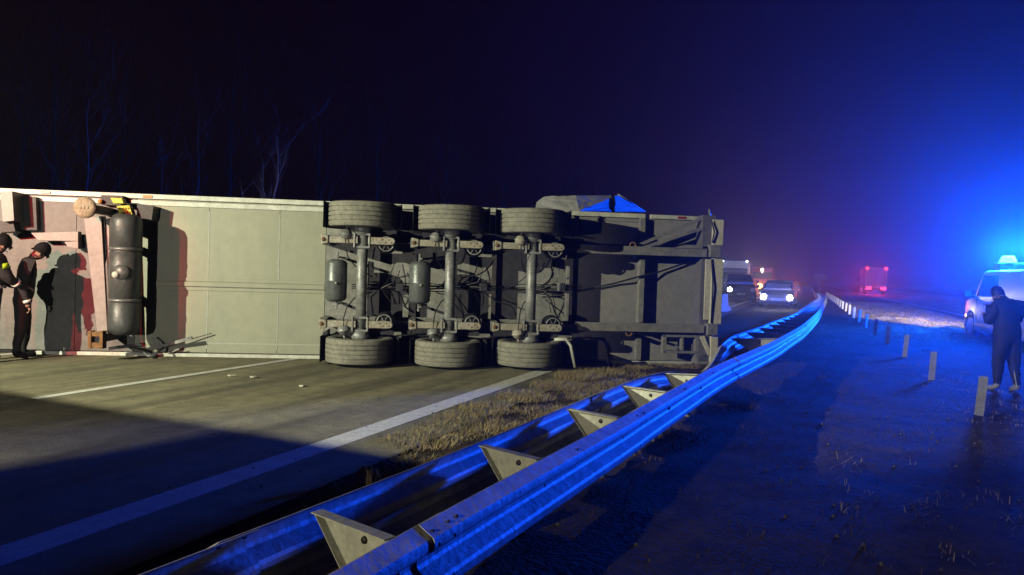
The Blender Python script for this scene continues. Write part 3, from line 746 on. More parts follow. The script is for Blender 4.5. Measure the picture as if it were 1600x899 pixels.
# debris on asphalt and stones on the soil
stone_lab = 0
DEB = mat('debris_pale', (.55, .53, .42), .7)
GRIT = mat('grit_stone', (.16, .15, .13), .85, spec=.15)
mbg = MB()
for _ in range(160):
    p = rr_(-6.8, -3.2); s_ = rr_(3.5, 9.5); P = road(p, s_, .004); r_ = rr_(.004, .012)
    mbg.add([P + Vector((r_, 0, 0)), P + Vector((-r_ * .6, r_, 0)), P + Vector((-r_ * .5, -r_, 0)), P + Vector((0, 0, r_))], [(0, 1, 3), (1, 2, 3), (2, 0, 3), (0, 2, 1)])
for _ in range(500):
    p = rr_(-3.2, 5); s_ = rr_(2.5, 16); P = road(p, s_, verge_h(p, s_)); r_ = rr_(.005, .02)
    mbg.add([P + Vector((r_, 0, 0)), P + Vector((-r_ * .6, r_, 0)), P + Vector((-r_ * .5, -r_, 0)), P + Vector((0, 0, r_))], [(0, 1, 3), (1, 2, 3), (2, 0, 3), (0, 2, 1)])
tag(mbg.build('grit', GRIT), 'scattered grit and tiny stones on asphalt and mud', 'gravel', kind='stuff')
for (px, py, lab) in ((362, 588, 'pale plastic shard on the asphalt below the dash'), (396, 590, 'pale flat shard lying on the asphalt'), (472, 604, 'small round pale fragment on the lit asphalt')):
    P = gp(px, py, .006); mb = MB(); pts = [P + Vector((.05 * math.cos(t) * rr_(.6, 1.2), .04 * math.sin(t) * rr_(.6, 1.2), 0)) for t in (0, 1.1, 2.2, 3.2, 4.4, 5.3)]
    mb.prism(pts, (0, 0, .018)); tag(mb.build('debris_shard', DEB, None, .003), lab, 'debris')
# crumpled wrapper in the dark strip
P = gp(562, 745, .03); mb = MB()
mb.add([P + Vector((rr_(-.07, .07), rr_(-.05, .05), rr_(-.02, .09))) for _ in range(7)], [(0, 1, 2), (1, 2, 3), (2, 3, 4), (3, 4, 5), (4, 5, 6), (0, 3, 6)])
tag(mb.build('wrapper', CURT), 'crumpled scrap lying in the dark beside the barrier', 'litter')

# ------------------------------------------------------------------ trees
def tree(px, topy, Y, label, spread=1.0, forks=2, seed=1, thin=1.0, col=BARK):
    rnd = random.Random(seed)
    top = dp(px, topy, Y); base = Vector((top.x, Y, -.1)); H = top.z
    t = empty('birch_tree' if col is BARK else 'bare_tree', label, 'tree', base, 'bare trees beyond the road')
    mb = MB(); tops = []
    path = [Vector((0, 0, 0))]
    for i in range(1, 9): path.append(Vector((rnd.uniform(-.1, .1) * spread + .02 * i, rnd.uniform(-.1, .1), H * .92 * i / 8)))
    mb.tube(path, [max(.012, .10 * thin * (1 - i / 8.6)) for i in range(9)], 7); mb.build('trunk', col, t)
    cr = MB()
    def branch(p, d, ln, r_, lev):
        pts = [p]; q = p; dd = d.copy()
        for i in range(4):
            dd = (dd + Vector((rnd.uniform(-.25, .25), rnd.uniform(-.25, .25), rnd.uniform(0, .22)))).normalized(); q = q + dd * ln / 4; pts.append(q)
        cr.tube(pts, [max(.005, r_ * (1 - i / 5)) for i in range(5)], 5 if lev == 0 else 4, False)
        if lev < 2:
            for i in range(2 + (lev == 0)):
                k = rnd.randint(1, 4); nd = (dd + Vector((rnd.uniform(-1, 1), rnd.uniform(-1, 1), rnd.uniform(-.1, .7)))).normalized()
                branch(pts[k], nd, ln * rnd.uniform(.4, .6), r_ * .5, lev + 1)
    for i in range(2, 8):
        for _ in range(forks):
            a = rnd.uniform(0, 6.28); branch(path[i], Vector((math.cos(a) * .6, math.sin(a) * .6, 1)).normalized(), H * rnd.uniform(.18, .34) * spread, .035 * thin * (1 - i / 10), 0)
    cr.build('crown', col, t)
    return t
BARKD = mat('dark_bark', (.035, .03, .028), .9, 0, .5, 9, .4, 30)
tree(428, 188, 29, 'pale forked birch standing out brightest behind the trailer rail', 1.0, 2, 3, 1.0)
tree(306, 150, 31, 'slim pale birch behind the trailer above the beige floor', .9, 1, 5, .9)
tree(250, 205, 29, 'thin birch stem behind the trailer tank', .8, 1, 8, .7)
tree(134, 120, 28, 'birch with a dark reddish stem behind the trailer front', 1.0, 2, 12, .9)
for k, (px, ty, Y, lab) in enumerate(((30, 90, 34, 'tall dark bare tree at the trailer front end'), (85, 60, 37, 'tall dark bare tree with wide crown behind the firefighters'), (190, 70, 38, 'dark bare tree between two birches'),
        (360, 80, 40, 'dark bare tree behind the brightest birch'), (500, 110, 42, 'dark bare tree behind the first axle'), (590, 140, 46, 'dark bare tree behind the middle axle'), (700, 170, 52, 'distant dark bare tree behind the last axle'), (790, 200, 60, 'distant low dark tree behind the torn tarp'), (900, 250, 80, 'far dark tree above the torn tarp'))):
    tree(px, ty, Y, lab, 1.3, 3, 30 + k, 1.4, BARKD)

# ------------------------------------------------------------------ vehicles
def ring(x, hw, z0, z1, rb=.08, rt=.12, tum=0.0, n=3):
    pts = []
    def corner(cy, cz, r, a0):
        for k in range(n + 1):
            a = a0 + math.pi / 2 * k / n; pts.append((cy + r * math.cos(a), cz + r * math.sin(a)))
    corner(hw - rb, z0 + rb, rb, -math.pi / 2); corner(hw - tum - rt, z1 - rt, rt, 0); corner(-(hw - tum - rt), z1 - rt, rt, math.pi / 2); corner(-(hw - rb), z0 + rb, rb, math.pi)
    return [Vector((x, y, z)) for y, z in pts]
def wheel_on(parent, x, y, r, w=.22):
    mb = MB(); mb.lathe([(-w / 2, r * .62), (-w / 2, r * .9), (-w * .4, r), (w * .4, r), (w / 2, r * .9), (w / 2, r * .62)], (0, 0, 0), (0, 1, 0), 24)
    t = MB(); t.lathe([(-w * .45, 0), (-w * .42, r * .2), (-w * .36, r * .6), (-w * .5, r * .64), (w * .5, r * .64), (w * .36, r * .6), (w * .42, r * .2), (w * .45, 0)], (0, 0, 0), (0, 1, 0), 20)
    o = t.build('wheel', AXLE, parent); o.location = (x, y, r); k = mb.build('tyre', RUBD, o); return o
def headlight(parent, x, y, z, on, m, r=.09, name='headlight'):
    mb = MB(); mb.lathe([(0, 0), (.0, r), (-.03, r * .95), (-.06, 0)] if False else [(.03, 0), (.025, r * .6), (.0, r), (-.05, r), (-.05, 0)], (x, y, z), (1, 0, 0), 16)
    return mb.build(name, m, parent)
CLEAR = mat('lamp_clear', (.6, .62, .65), .15, 0, .1, 5)
PLATE = mat('plate_white', (.7, .72, .74), .5, 0, .1, 5)
def make_car(name, label, cat, loc, heading, L_=4.4, W=1.8, H=1.5, hood=.95, paint=None, lamps=None, van=False, suv=False, group=None):
    # heading: world angle of the car's forward direction (+x local)
    t = empty(name, label, cat, loc, group, heading)
    h0 = .26 if suv else .2; hw = W / 2; front = L_ / 2
    b = MB()
    if van:
        st = [(-front, hw * .93, h0 + .1, H * .55, .06), (-front + .06, hw * .97, h0, H * .6, .0), (front - 1.3, hw, h0, H * .6, 0), (front - .9, hw, h0, hood + .12, 0), (front - .25, hw * .97, h0, hood - .02, 0), (front - .04, hw * .9, h0 + .05, hood - .16, .0), (front, hw * .82, h0 + .12, hood - .3, 0)]
    else:
        st = [(-front, hw * .86, h0 + .18, hood - .12, 0), (-front + .08, hw * .95, h0 + .05, hood - .03, 0), (-front + .7, hw, h0, hood + .02, 0), (front - 1.4, hw, h0, hood + .02, 0), (front - .5, hw * .97, h0, hood - .06, 0), (front - .1, hw * .92, h0 + .04, hood - .16, 0), (front, hw * .82, h0 + .12, hood - .27, 0)]
    b.loft([ring(x, w, z0, z1, .08, .10, .03) for x, w, z0, z1, _ in st])
    bo = b.build('body', paint, t)
    c = MB(); g0 = hood - .03
    if van: gs = [(-front + .03, hw * .97, H - .02), (-front + .1, hw * .97, H), (front - 1.75, hw * .96, H), (front - 1.5, hw * .95, H - .03), (front - .72, hw * .93, hood + .08)]
    elif suv: gs = [(-front + .12, hw * .9, H - .25), (-front + .35, hw * .9, H - .03), (-front + .9, hw * .9, H), (front - 2.0, hw * .9, H - .02), (front - 1.75, hw * .9, H - .06), (front - 1.15, hw * .92, hood + .02)]
    else: gs = [(-front + .55, hw * .88, hood + .03), (-front + 1.0, hw * .86, H - .08), (-front + 1.6, hw * .86, H), (front - 2.0, hw * .86, H - .02), (front - 1.8, hw * .86, H - .06), (front - 1.1, hw * .9, hood + .0)]
    c.loft([ring(x, w, g0 - .05, max(z1, g0 + .12), .03, .08, .13 if not van else .07) for x, w, z1 in gs])
    ca = c.build('cabin', paint, t)
    # windscreen
    (xa, wa, za), (xb, wb, zb) = gs[-2], gs[-1]
    w_ = MB(); tm = .16 if not van else .10
    up = Vector((xb - xa, 0, zb - za)).normalized(); nrm = Vector((-up.z, 0, up.x))
    if nrm.x < 0: nrm = -nrm
    q = [Vector((xa + .03, -(wa - tm - .04), za - .05)), Vector((xa + .03, wa - tm - .04, za - .05)), Vector((xb - .06, wb - .1, zb + .07)), Vector((xb - .06, -(wb - .1), zb + .07))]
    q = [p + nrm * .02 for p in q]
    w_.prism(q, tuple(nrm * .015)); w_.build('windscreen', glass('car_glass'), ca)
    for sg in (-1, 1):
        w_ = MB(); x0 = gs[1][0] + .15; x1 = xa - .12
        zt = H - .14; zb_ = hood + .1
        if van: x0 = front - 2.9
        yy0 = hw * (.93 if van else .9) * sg; yy1 = (hw * .9 - .12 if not van else hw * .93 - .04) * sg
        w_.prism([(x0, yy0, zb_), (x1 + .4, yy0, zb_), (x1, yy1, zt), (x0 + .1, yy1, zt)], (0, .02 * sg, 0)); w_.build('side_window', glass('car_glass'), ca)
        w_ = MB(); mx = xb - .35; w_.loft([[Vector((mx + dx, sg * (hw + .14) + a * s2, hood + .16 + b_ * s2)) for a, b_ in ((-.09, -.1), (.09, -.1), (.1, .08), (-.08, .1))] for dx, s2 in ((-.08, .85), (0, 1), (.06, .7))])
        w_.bar((mx, sg * hw * .95, hood + .06), (mx, sg * (hw + .08), hood + .1), .04, .04)
        w_.build('wing_mirror', DARK, t)
        for wx in (front - .85, -front + .85): wheel_on(t, wx, sg * (hw - .12), .36 if (suv or van) else .32)
        m = (lamps or {}).get('head', {}).get(sg, CLEAR)
        headlight(t, front - .01, sg * hw * .70, hood - .40, True, m, .16)
        headlight(t, -front - .02, sg * hw * .72, hood - .26, True, (lamps or {}).get('tail', REDR), .09, 'tail_light')
    box1('bumper', (front - .12, -hw * .86, h0 + .02), (front + .05, hw * .86, h0 + .2), DARK, t, .03)
    box1('number_plate', (front + .05, -.26, h0 + .22), (front + .062, .26, h0 + .33), PLATE, t, .004)
    gr = MB()
    for k in range(4): gr.box((front - .02, -.42, h0 + .38 + .055 * k), (front + .03, .42, h0 + .405 + .055 * k))
    gr.build('grille', DARK, t)
    return t
ON = emit('headlamp_lit', (1, .97, .92), 40)
ONS = emit('marker_lit', (.9, .95, 1), 14)
RON = emit('tail_lamp_lit', (1, .03, .06), 5)
AON = emit('amber_lit', (1, .3, .05), 25)
BON = emit('beacon_lit', (.08, .7, 1), 6)
def towards_cam(P, extra=0): return math.atan2(-P.y, -P.x) + extra
back_heading = math.atan2(-RD.y, -RD.x)       # facing towards the camera along the road
fwd_heading = math.atan2(RD.y, RD.x)
# dark off-roader waiting behind the trailer
P = dp(1153, 470, 50); P.z = 0
make_car('off_roader', 'dark off-roader with one lit headlight waiting behind the trailer rear', 'car', P, back_heading + .16, 4.7, 2.0, 1.85, 1.2, mat('paint_maroon', (.05, .022, .028), .3, .1, .2, 3), {'head': {1: CLEAR, -1: ON}}, suv=True)
Pc = dp(1216, 480, 41); Pc.z = 0
make_car('hatchback', 'silver car with both headlights glaring on the verge', 'car', Pc, towards_cam(Pc, -.05), 4.3, 1.85, 1.5, .98, mat('paint_silver', (.30, .30, .32), .35, .5, .2, 3), {'head': {1: ON, -1: ON}})
Pd = dp(1238, 452, 78); Pd.z = 0
make_car('estate_car', 'distant car with red tail lights behind the silver car', 'car', Pd, fwd_heading, 4.5, 1.8, 1.5, .95, mat('paint_grey', (.1, .1, .11), .35, .3, .2, 3), {'tail': RON})
# haze-glow lamps of these cars
for (px, py, dpt, pw, col, nm) in ((1127, 443, 47.0, 140, (1, .97, .9), 'suv_lamp'), (1199, 459, 38.2, 150, (1, .95, 1), 'hatch_lamp'), (1236, 460, 38.2, 150, (1, .95, 1), 'hatch_lamp'), (1238, 443, 74.5, 500, (1, .05, .08), 'tail_glow')):
    Q = dp(px, py, dpt); light(nm, 'SPOT', Q, pw, col, .08, Q + Vector((-Q.x, -Q.y, -1.2)).normalized() * 5, 70, .8)
# trucks
def make_truck(name, label, cat, P, heading, W, H, LEN, box_m, cab_m, rear=False, lamps_top=True, cab_h=None, group=None):
    t = empty(name, label, cat, P, group, heading)
    hw = W / 2; cab_h = cab_h or H * .82
    bx = MB(); bx.box((-LEN / 2, -hw, .95), (LEN / 2 - 2.1, hw, H)); bo = bx.build('cargo_box', box_m, t, .05)
    fr = MB()
    for (y0, y1, z0, z1) in ((-hw - .012, -hw + .10, .93, H + .012), (hw - .10, hw + .012, .93, H + .012), (-hw + .1, hw - .1, H - .12, H + .012), (-hw + .1, hw - .1, .93, 1.05)):
        fr.box((-LEN / 2 - .02, y0, z0), (-LEN / 2 + .1, y1, z1))
    fr.build('rear_frame', WHITE, bo)
    d = MB(); d.box((-LEN / 2 - .008, -.012, 1.05), (-LEN / 2, .012, H - .14)); d.build('door_gap', DARK, bo)
    cb = MB(); cb.loft([ring(x, w, .55, z1, .06, .14, .03) for x, w, z1 in ((LEN / 2 - 2.0, hw * .97, cab_h), (LEN / 2 - .5, hw * .97, cab_h), (LEN / 2 - .12, hw * .95, cab_h - .25), (LEN / 2, hw * .93, cab_h * .55), (LEN / 2 + .06, hw * .92, 1.0))]); co = cb.build('cab', cab_m, t)
    w_ = MB(); w_.prism([(LEN / 2 - .08, -hw * .84, cab_h * .96 - .28), (LEN / 2 - .08, hw * .84, cab_h * .96 - .28), (LEN / 2 + .03, hw * .86, cab_h * .55 + .05), (LEN / 2 + .03, -hw * .86, cab_h * .55 + .05)], (.03, 0, .01)); w_.build('windscreen', glass('car_glass'), co)
    ch = MB(); ch.box((-LEN / 2 + .1, -.45, .55), (LEN / 2 - .3, .45, .94)); ch.build('chassis', DARK, t)
    for sg in (-1, 1):
        for wx in (LEN / 2 - 1.0, -LEN / 2 + 1.5, -LEN / 2 + 2.6): wheel_on(t, wx, sg * (hw - .2), .5, .32)
        headlight(t, LEN / 2 + .02, sg * hw * .75, .85, True, CLEAR, .11)
        mb = MB(); mb.box((LEN / 2 - .5, sg * (hw + .1), cab_h * .6), (LEN / 2 - .4, sg * (hw + .3), cab_h * .6 + .45)); mb.bar((LEN / 2 - .45, sg * hw * .9, cab_h * .6 + .4), (LEN / 2 - .45, sg * (hw + .2), cab_h * .6 + .4), .03, .03); mb.build('wing_mirror', DARK, t)
        mr = RON if rear else REDR
        for k in range(2 if rear else 1): headlight(t, -LEN / 2 - .03, sg * (hw - .22 - .32 * k), .82, True, mr, .20 if rear else .1, 'tail_light')
        if rear: headlight(t, -LEN / 2 - .06, sg * (hw - .12), H - .1, True, RON, .2, 'top_light')
        if lamps_top: headlight(t, LEN / 2 - 2.05, sg * (hw - .15), H - .06, True, ONS, .08, 'top_light')
    bb = MB(); bb.box((-LEN / 2 - .04, -hw * .95, .5), (-LEN / 2 + .05, hw * .95, .62)); bb.build('underrun_bar', DARK, t)
    bb = MB(); bb.box((LEN / 2 - .05, -hw * .95, .35), (LEN / 2 + .12, hw * .95, .68)); bb.build('bumper', DARK, t, .04)
    return t
BOXB = mat('truck_box_blue', (.30, .36, .50), .5, 0, .2, 2)
P = dp(1148, 450, 72); P.z = 0
make_truck('box_truck', 'pale box truck with two marker lamps on top behind the off-roader', 'truck', P, back_heading + .05, 2.5, 3.25, 8, BOXB, mat('cab_blue', (.10, .13, .25), .4, 0, .2, 2), cab_h=2.5)
P = dp(1362, 462, 101); P.z = 0
make_truck('lorry', 'lorry driving away with red lights at top and bottom', 'truck', P, fwd_heading + .03, 2.5, 3.55, 9, mat('truck_box_grey', (.45, .43, .46), .5, 0, .2, 2), DARK, rear=True, lamps_top=False)
P = dp(1190, 455, 88); P.z = 0
t = make_truck('fire_truck', 'red fire truck with a roof lamp and glowing amber light', 'fire truck', P, back_heading + .05, 2.5, 3.0, 8, mat('fire_red', (.35, .03, .025), .4, 0, .2, 2), mat('fire_red', (.35, .03, .025)), lamps_top=False, cab_h=2.8)
def lamp_on(parent, name, px, py, depth, m, r, pw, col):
    P = dp(px, py, depth); q = parent.matrix_basis.inverted() @ P
    mb = MB(); mb.lathe([(-r, 0), (-r * .7, r * .7), (0, r), (r * .7, r * .7), (r, 0)], q, (0, 0, 1), 12); mb.build(name, m, parent)
    Q = dp(px, py, depth - .6); light(name + '_glow', 'SPOT', Q, pw, col, r, Q + Vector((-Q.x, -Q.y, 0)), 150, .6)
lamp_on(t, 'roof_lamp', 1191, 422, 83.5, ON, .14, 180, (1, .95, .95))
lamp_on(t, 'amber_light', 1187, 447, 83.0, AON, .30, 900, (1, .25, .06))
for px, py in ((1347, 426), (1378, 427), (1345, 452), (1370, 453)):
    Q = dp(px, py, 95.5); light('tail_glow', 'SPOT', Q, 700, (1, .03, .06), .1, Q + Vector((-Q.x, -Q.y, 0)), 150, .6)
for px in (1130, 1168):
    Q = dp(px, 413, 67.5); light('marker_glow', 'SPOT', Q, 110, (.9, .95, 1), .1, Q + Vector((-Q.x, -Q.y, 0)), 150, .6)
# white barrier block by the trailer's rear
P = dp(1129, 486, 34); P.z = 0
mb = MB(); pf = [(-.30, 0), (-.30, .08), (-.16, .28), (-.11, .78), (.11, .78), (.16, .28), (.30, .08), (.30, 0)]
mb.prism([(a, -1.0, b) for a, b in pf], (0, 2.0, 0))
o = mb.build('concrete_barrier', CONC, None, .02); o.location = P; o.rotation_euler = (0, 0, -TH); tag(o, 'white concrete barrier block peeking out behind the trailer rear', 'barrier')
# far road sign
P = dp(1280, 447, 95); P.z = 0
t = empty('road_sign', 'small far road sign on a pale post beyond the barrier end', 'sign', P)
mb = MB(); mb.tube([(0, 0, 0), (0, 0, 1.7)], .06, 8); mb.build('post', WHITE, t); box1('board', (-.9, -.03, 1.7), (.9, .03, 2.5), mat('sign_grey', (.15, .15, .17), .5), t, .01)

# police van
Pv = Vector((14.02, 19.9, 0)); van_heading = R(90 - 16)
van = make_car('police_van', 'police van with flashing blue light bar parked on the central reservation', 'van', Pv, van_heading, 4.9, 1.95, 1.95, 1.12, mat('paint_van', (.42, .43, .46), .3, .1, .12, 2), None, van=True)
LBz = 2.28
mb = MB(); mb.box((.50, -.62, 1.93), (.90, .62, LBz - .10)); lb = mb.build('light_bar', DARK, van, .03)
for sg in (-1, 1):
    mb = MB(); mb.loft([ring(x, w_, LBz - .09, LBz + h_, .03, .06, .05) for x, w_, h_ in ((.48, .11, .02), (.56, .18, .1), (.84, .18, .1), (.92, .11, .02))]); o = mb.build('blue_beacon', BON, lb, 0); o.location = (0, sg * .34, 0)
mvan = van.matrix_basis
mb = MB(); mb.lathe([(0, .04), (.02, .03), (.02, 0)], (1.95, .965, .62), (0, 1, 0), 10); mb.build('side_indicator', AON, van)
box1('sill_strip', (-1.6, .965, .36), (1.15, .99, .46), mat('paint_white', (.7, .7, .72), .4), van, .01)
mb = MB()
for x0 in (1.05, -.15): mb.box((x0, .968, .42), (x0 + .012, .98, 1.12))
mb.box((-2.3, .968, 1.02), (1.05, .979, 1.035)); mb.build('door_gap', DARK, van)
mb = MB(); mb.box((.2, .975, .98), (.42, 1.0, 1.01)); mb.build('door_handle', DARK, van)
mb = MB(); mb.lathe([(-.02, .36), (-.02, .43), (.02, .43), (.02, .36)], (1.6, .955, .36), (0, 1, 0), 28, closed=True); mb.build('wheel_arch', DARK, van)
for sg in (-1, 1):
    mb = MB(); mb.box((-2.475, sg * .06, 1.2), (-2.45, sg * .74, 1.72)); mb.build('rear_window', glass('car_glass'), van, .01)
mb = MB(); mb.box((-2.474, -.008, .5), (-2.44, .008, 1.85)); mb.build('rear_door_gap', DARK, van)
box1('rear_bumper', (-2.56, -.9, .32), (-2.42, .9, .52), DARK, van, .03)
mb = MB(); mb.box((.75, .30, .95), (.95, .72, 1.45)); mb.build('red_seat', mat('seat_red', (.45, .04, .05), .7), van, .06)
for sg in (-1, 1):
    q = mvan @ Vector((2.62, sg * .62, .74)); light('van_head_lamp', 'SPOT', q, 16000, (1, .86, .34), .06, mvan @ Vector((22, sg * .8 + 1.0, .35)), 26, .9)
BLUE = (.003, .075, 1)
light('beacon_light', 'POINT', mvan @ Vector((.7, -.34, LBz + .17)), 18500, BLUE, .5)
light('beacon_light', 'POINT', mvan @ Vector((.7, .34, LBz + .17)), 18500, BLUE, .5)

# unseen added van; its roof is shaped to cast the asphalt shadow edge
dirL = Vector((.9, -.44, 0)).normalized(); nrmL = Vector((.44, .9, 0)).normalized()
c = Vector((LAMP_A.x, LAMP_A.y, 0)) + nrmL * (2.0 - 1.0)
eng = empty('unseen_van', 'unseen red van with a floodlight mast, added to shade the near asphalt', 'van', c, rotz=math.atan2(dirL.y, dirL.x))
FIRE = mat('fire_red', (.35, .03, .025), .4, 0, .2, 2)
mb = MB(); mb.loft([ring(x, 1.0, .35, z, .08, .03, .0) for x, z in ((-3.2, 2.9), (-3.1, 2.98), (3.6, 2.98))]); mb.build('body', FIRE, eng)
mb = MB(); mb.loft([ring(x, .98, .35, z, .08, .15, .03) for x, z in ((3.6, 2.5), (3.9, 2.4), (4.3, 1.4), (4.7, 1.2), (4.8, .8))]); mb.build('cab', FIRE, eng)
for sg in (-1, 1):
    for wx in (3.7, -2.0): wheel_on(eng, wx, sg * .88, .36, .24)
    for k in range(2): box1('locker_shutter', (-2.8 + 2.05 * k, sg * 1.0, .9), (-.95 + 2.05 * k, sg * 1.015, 2.1), AXLE, eng, .01)
ml = Vector(((LAMP_A - c).dot(dirL), (LAMP_A - c).dot(nrmL), 0))
mb = MB(); mb.tube([(ml.x, ml.y, 2.9), (ml.x, ml.y, 4.08)], .04, 10); mb.build('mast', AXLE, eng)
mb = MB(); ma = math.atan2(.9 * .44 - .44 * .9, 1); mb.box((ml.x - .45, ml.y - .25, 4.24), (ml.x + .85, ml.y + .60, 4.26)); mb.box((ml.x - .45, ml.y - .25, 4.10), (ml.x + .85, ml.y - .23, 4.26)); mb.build('light_cutoff', DARK, eng)  # hood plates added to keep the floodlight off the sky and trees

# ------------------------------------------------------------------ people
def person(name_label, P, rotz, J, mats, extra=None, hmode='hair', group=None):
    """J: joint dict -> (x,y,z,r) in local coords (x forward, y left)."""
    me = bpy.data.meshes.new('person'); names = list(J); idx = {n: i for i, n in enumerate(names)}
    E = [('pelvis', 'waist'), ('waist', 'chest'), ('chest', 'neck'), ('neck', 'head'), ('head', 'crown')]
    for s in 'LR':
        E += [('chest', 'sh' + s), ('sh' + s, 'el' + s), ('el' + s, 'wr' + s), ('wr' + s, 'palm' + s), ('pelvis', 'hip' + s), ('hip' + s, 'kn' + s), ('kn' + s, 'an' + s), ('an' + s, 'toe' + s)]
    me.from_pydata([J[n][:3] for n in names], [(idx[a], idx[b]) for a, b in E], [])
    tmp = bpy.data.objects.new('tmp', me); COL.objects.link(tmp)
    sk = tmp.modifiers.new('skin', 'SKIN'); sk.use_smooth_shade = True
    for n in names:
        v = me.skin_vertices[0].data[idx[n]]; r = J[n][3]; v.radius = (r, J[n][4] if len(J[n]) > 4 else r); v.use_root = (n == 'pelvis')
    ss = tmp.modifiers.new('s', 'SUBSURF'); ss.levels = 2; ss.render_levels = 2
    dg = bpy.context.evaluated_depsgraph_get(); m2 = bpy.data.meshes.new_from_object(tmp.evaluated_get(dg))
    bpy.data.objects.remove(tmp); m2.name = 'person'
    for m in mats: m2.materials.append(m)
    m2.materials
    for p in m2.polygons:
        z = p.center.z; c = p.center
        dmin = min(names, key=lambda n: (Vector(J[n][:3]) - c).length / max(J[n][3], .04))
        k = 0
        if dmin in ('head', 'crown') : k = 2
        elif dmin.startswith('palm'): k = 2
        elif dmin[:2] in ('an', 'to') and z < .12: k = 3
        elif z < J['pelvis'][2] + .02 and dmin[:2] in ('hi', 'kn', 'an', 'pe'): k = 1
        p.material_index = k; p.use_smooth = True
    o = bpy.data.objects.new('person', m2); COL.objects.link(o); o.location = P; o.rotation_euler = (0, 0, rotz)
    tag(o, name_label, 'person', group)
    ft = bpy.data.textures.get('cloth_folds') or bpy.data.textures.new('cloth_folds', 'CLOUDS'); ft.noise_scale = .09
    fd = o.modifiers.new('folds', 'DISPLACE'); fd.texture = ft; fd.strength = .035; fd.mid_level = .5
    # hands: fingers
    for s in 'LR':
        w = Vector(J['wr' + s][:3]); pl = Vector(J['palm' + s][:3]); d = (pl - w).normalized()
        side = Vector((0, 0, 1)).cross(d); side = side.normalized() if side.length > .1 else Vector((0, 1, 0)); nn = d.cross(side).normalized()
        mb = MB()
        for k in range(4):
            b0 = pl + side * (.026 - .0175 * k) + d * .01; ln = (.07, .078, .072, .058)[k]
            mb.tube([b0, b0 + d * ln * .5, b0 + d * ln * .8 - nn * ln * .25, b0 + d * ln * .9 - nn * ln * .5], [.009, .0085, .008, .006], 6)
        tb = w + (pl - w) * .4; mb.tube([tb, tb + side * .035 + d * .03, tb + side * .05 + d * .06], [.012, .010, .008], 6)
        mb.build('hand', mats[2], o)
    # face and hair
    hd = Vector(J['head'][:3]); cr = Vector(J['crown'][:3]); upv = (cr - hd).normalized(); fw = Vector((1, 0, 0)); fw = (fw - upv * fw.dot(upv)).normalized(); sd = upv.cross(fw)
    r = J['head'][3]
    mb = MB(); mb.tube([hd + fw * r * .95 + upv * .03, hd + fw * (r + .03) - upv * .005], [.01, .016], 6); 
    for s_ in (-1, 1):
        mb.lathe([(-.01, .0), (-.008, .022), (.008, .026), (.01, 0)], hd + sd * s_ * r * .98, tuple(sd * s_), 10)
    mb.build('face', mats[2], o)
    mb = MB()
    for s_ in (-1, 1): mb.lathe([(0, 0), (0, .012), (.006, .006), (.007, 0)], hd + fw * r * .93 + sd * s_ * .035 + upv * .035, tuple(fw), 8)
    mb.tube([hd + fw * r * .95 - upv * .045 + sd * .025, hd + fw * r * .98 - upv * .045 - sd * .025], .006, 5)
    mb.build('eyes_and_mouth', DARK, o)
    ctr = hd + upv * .035
    mb = MB()
    if hmode == 'hair':
        mb.lathe([(-.10, r * .9), (-.04, r * 1.10), (.03, r * 1.15), (.09, r * 1.0), (.13, r * .55), (.145, 0)], ctr - fw * .02, tuple(upv - fw * .45), 18); mb.build('hair', mats[4], o)
    else:
        mb.lathe([(-.03, r * 1.55), (-.02, r * 1.58), (.0, r * 1.32), (.06, r * 1.28), (.11, r * 1.0), (.15, r * .5), (.16, 0)], ctr + upv * .01, tuple(upv), 20); hl = mb.build('helmet', mats[4], o)
        mb = MB(); mb.tube([ctr - fw * r * 1.25 + upv * .03, ctr + upv * .165, ctr + fw * r * 1.25 + upv * .03], .018, 6); mb.build('helmet_ridge', mats[4], hl)
    if extra: extra(o, J)
    return o
def stand(h=1.75, lean=0.0, head_bow=0.0, arms='down', stance=.11, wide=1.0, step=0.0):
    k = h / 1.75
    J = {}
    def j(n, x, y, z, r, r2=None): J[n] = (x * k, y * k, z * k, r * k, (r2 or r) * k)
    j('pelvis', 0, 0, .96, .15 * wide, .12 * wide); j('waist', .02 + lean * .2, 0, 1.12, .14 * wide, .115 * wide); j('chest', .0 + lean * .6, 0, 1.34, .16 * wide, .12 * wide)
    j('neck', .02 + lean, 0, 1.51, .06); j('head', .05 + lean + head_bow * .5, 0, 1.61 - head_bow * .25, .088, .098); j('crown', .05 + lean + head_bow * .9, 0, 1.71 - head_bow * .4, .062, .07)
    for s, sg in (('L', 1), ('R', -1)):
        j('hip' + s, 0, sg * .10, .90, .105 * wide); j('kn' + s, .02 + sg * step * .5, sg * stance, .50, .075 * wide); j('an' + s, -.03 + sg * step, sg * (stance + .02), .085, .052); j('toe' + s, .15 + sg * step, sg * (stance + .05), .04, .042)
        j('sh' + s, lean * .7, sg * .20, 1.42, .085 * wide)
        if arms == 'phone':
            j('el' + s, .05 + lean, sg * .27, 1.14, .062 * wide); j('wr' + s, .27 + lean, sg * .13, 1.22, .042); j('palm' + s, .34 + lean, sg * .08, 1.26, .032)
        elif arms == 'down':
            j('el' + s, -.02, sg * .28, 1.13, .06 * wide); j('wr' + s, .06, sg * .29, .88, .042); j('palm' + s, .08, sg * .285, .79, .032)
        else:
            j('el' + s, .12, sg * .28, 1.17, .065 * wide); j('wr' + s, .34, sg * .2, 1.05, .045); j('palm' + s, .42, sg * .17, 1.03, .034)
    return J
SKIN = mat('skin', (.30, .18, .13), .5, 0, .15, 6)
NAVY = mat('dark_jacket', (.010, .011, .016), .8, 0, .3, 8, .4, 25); NAVY2 = mat('dark_trousers', (.010, .011, .015), .8, 0, .3, 8, .4, 25)
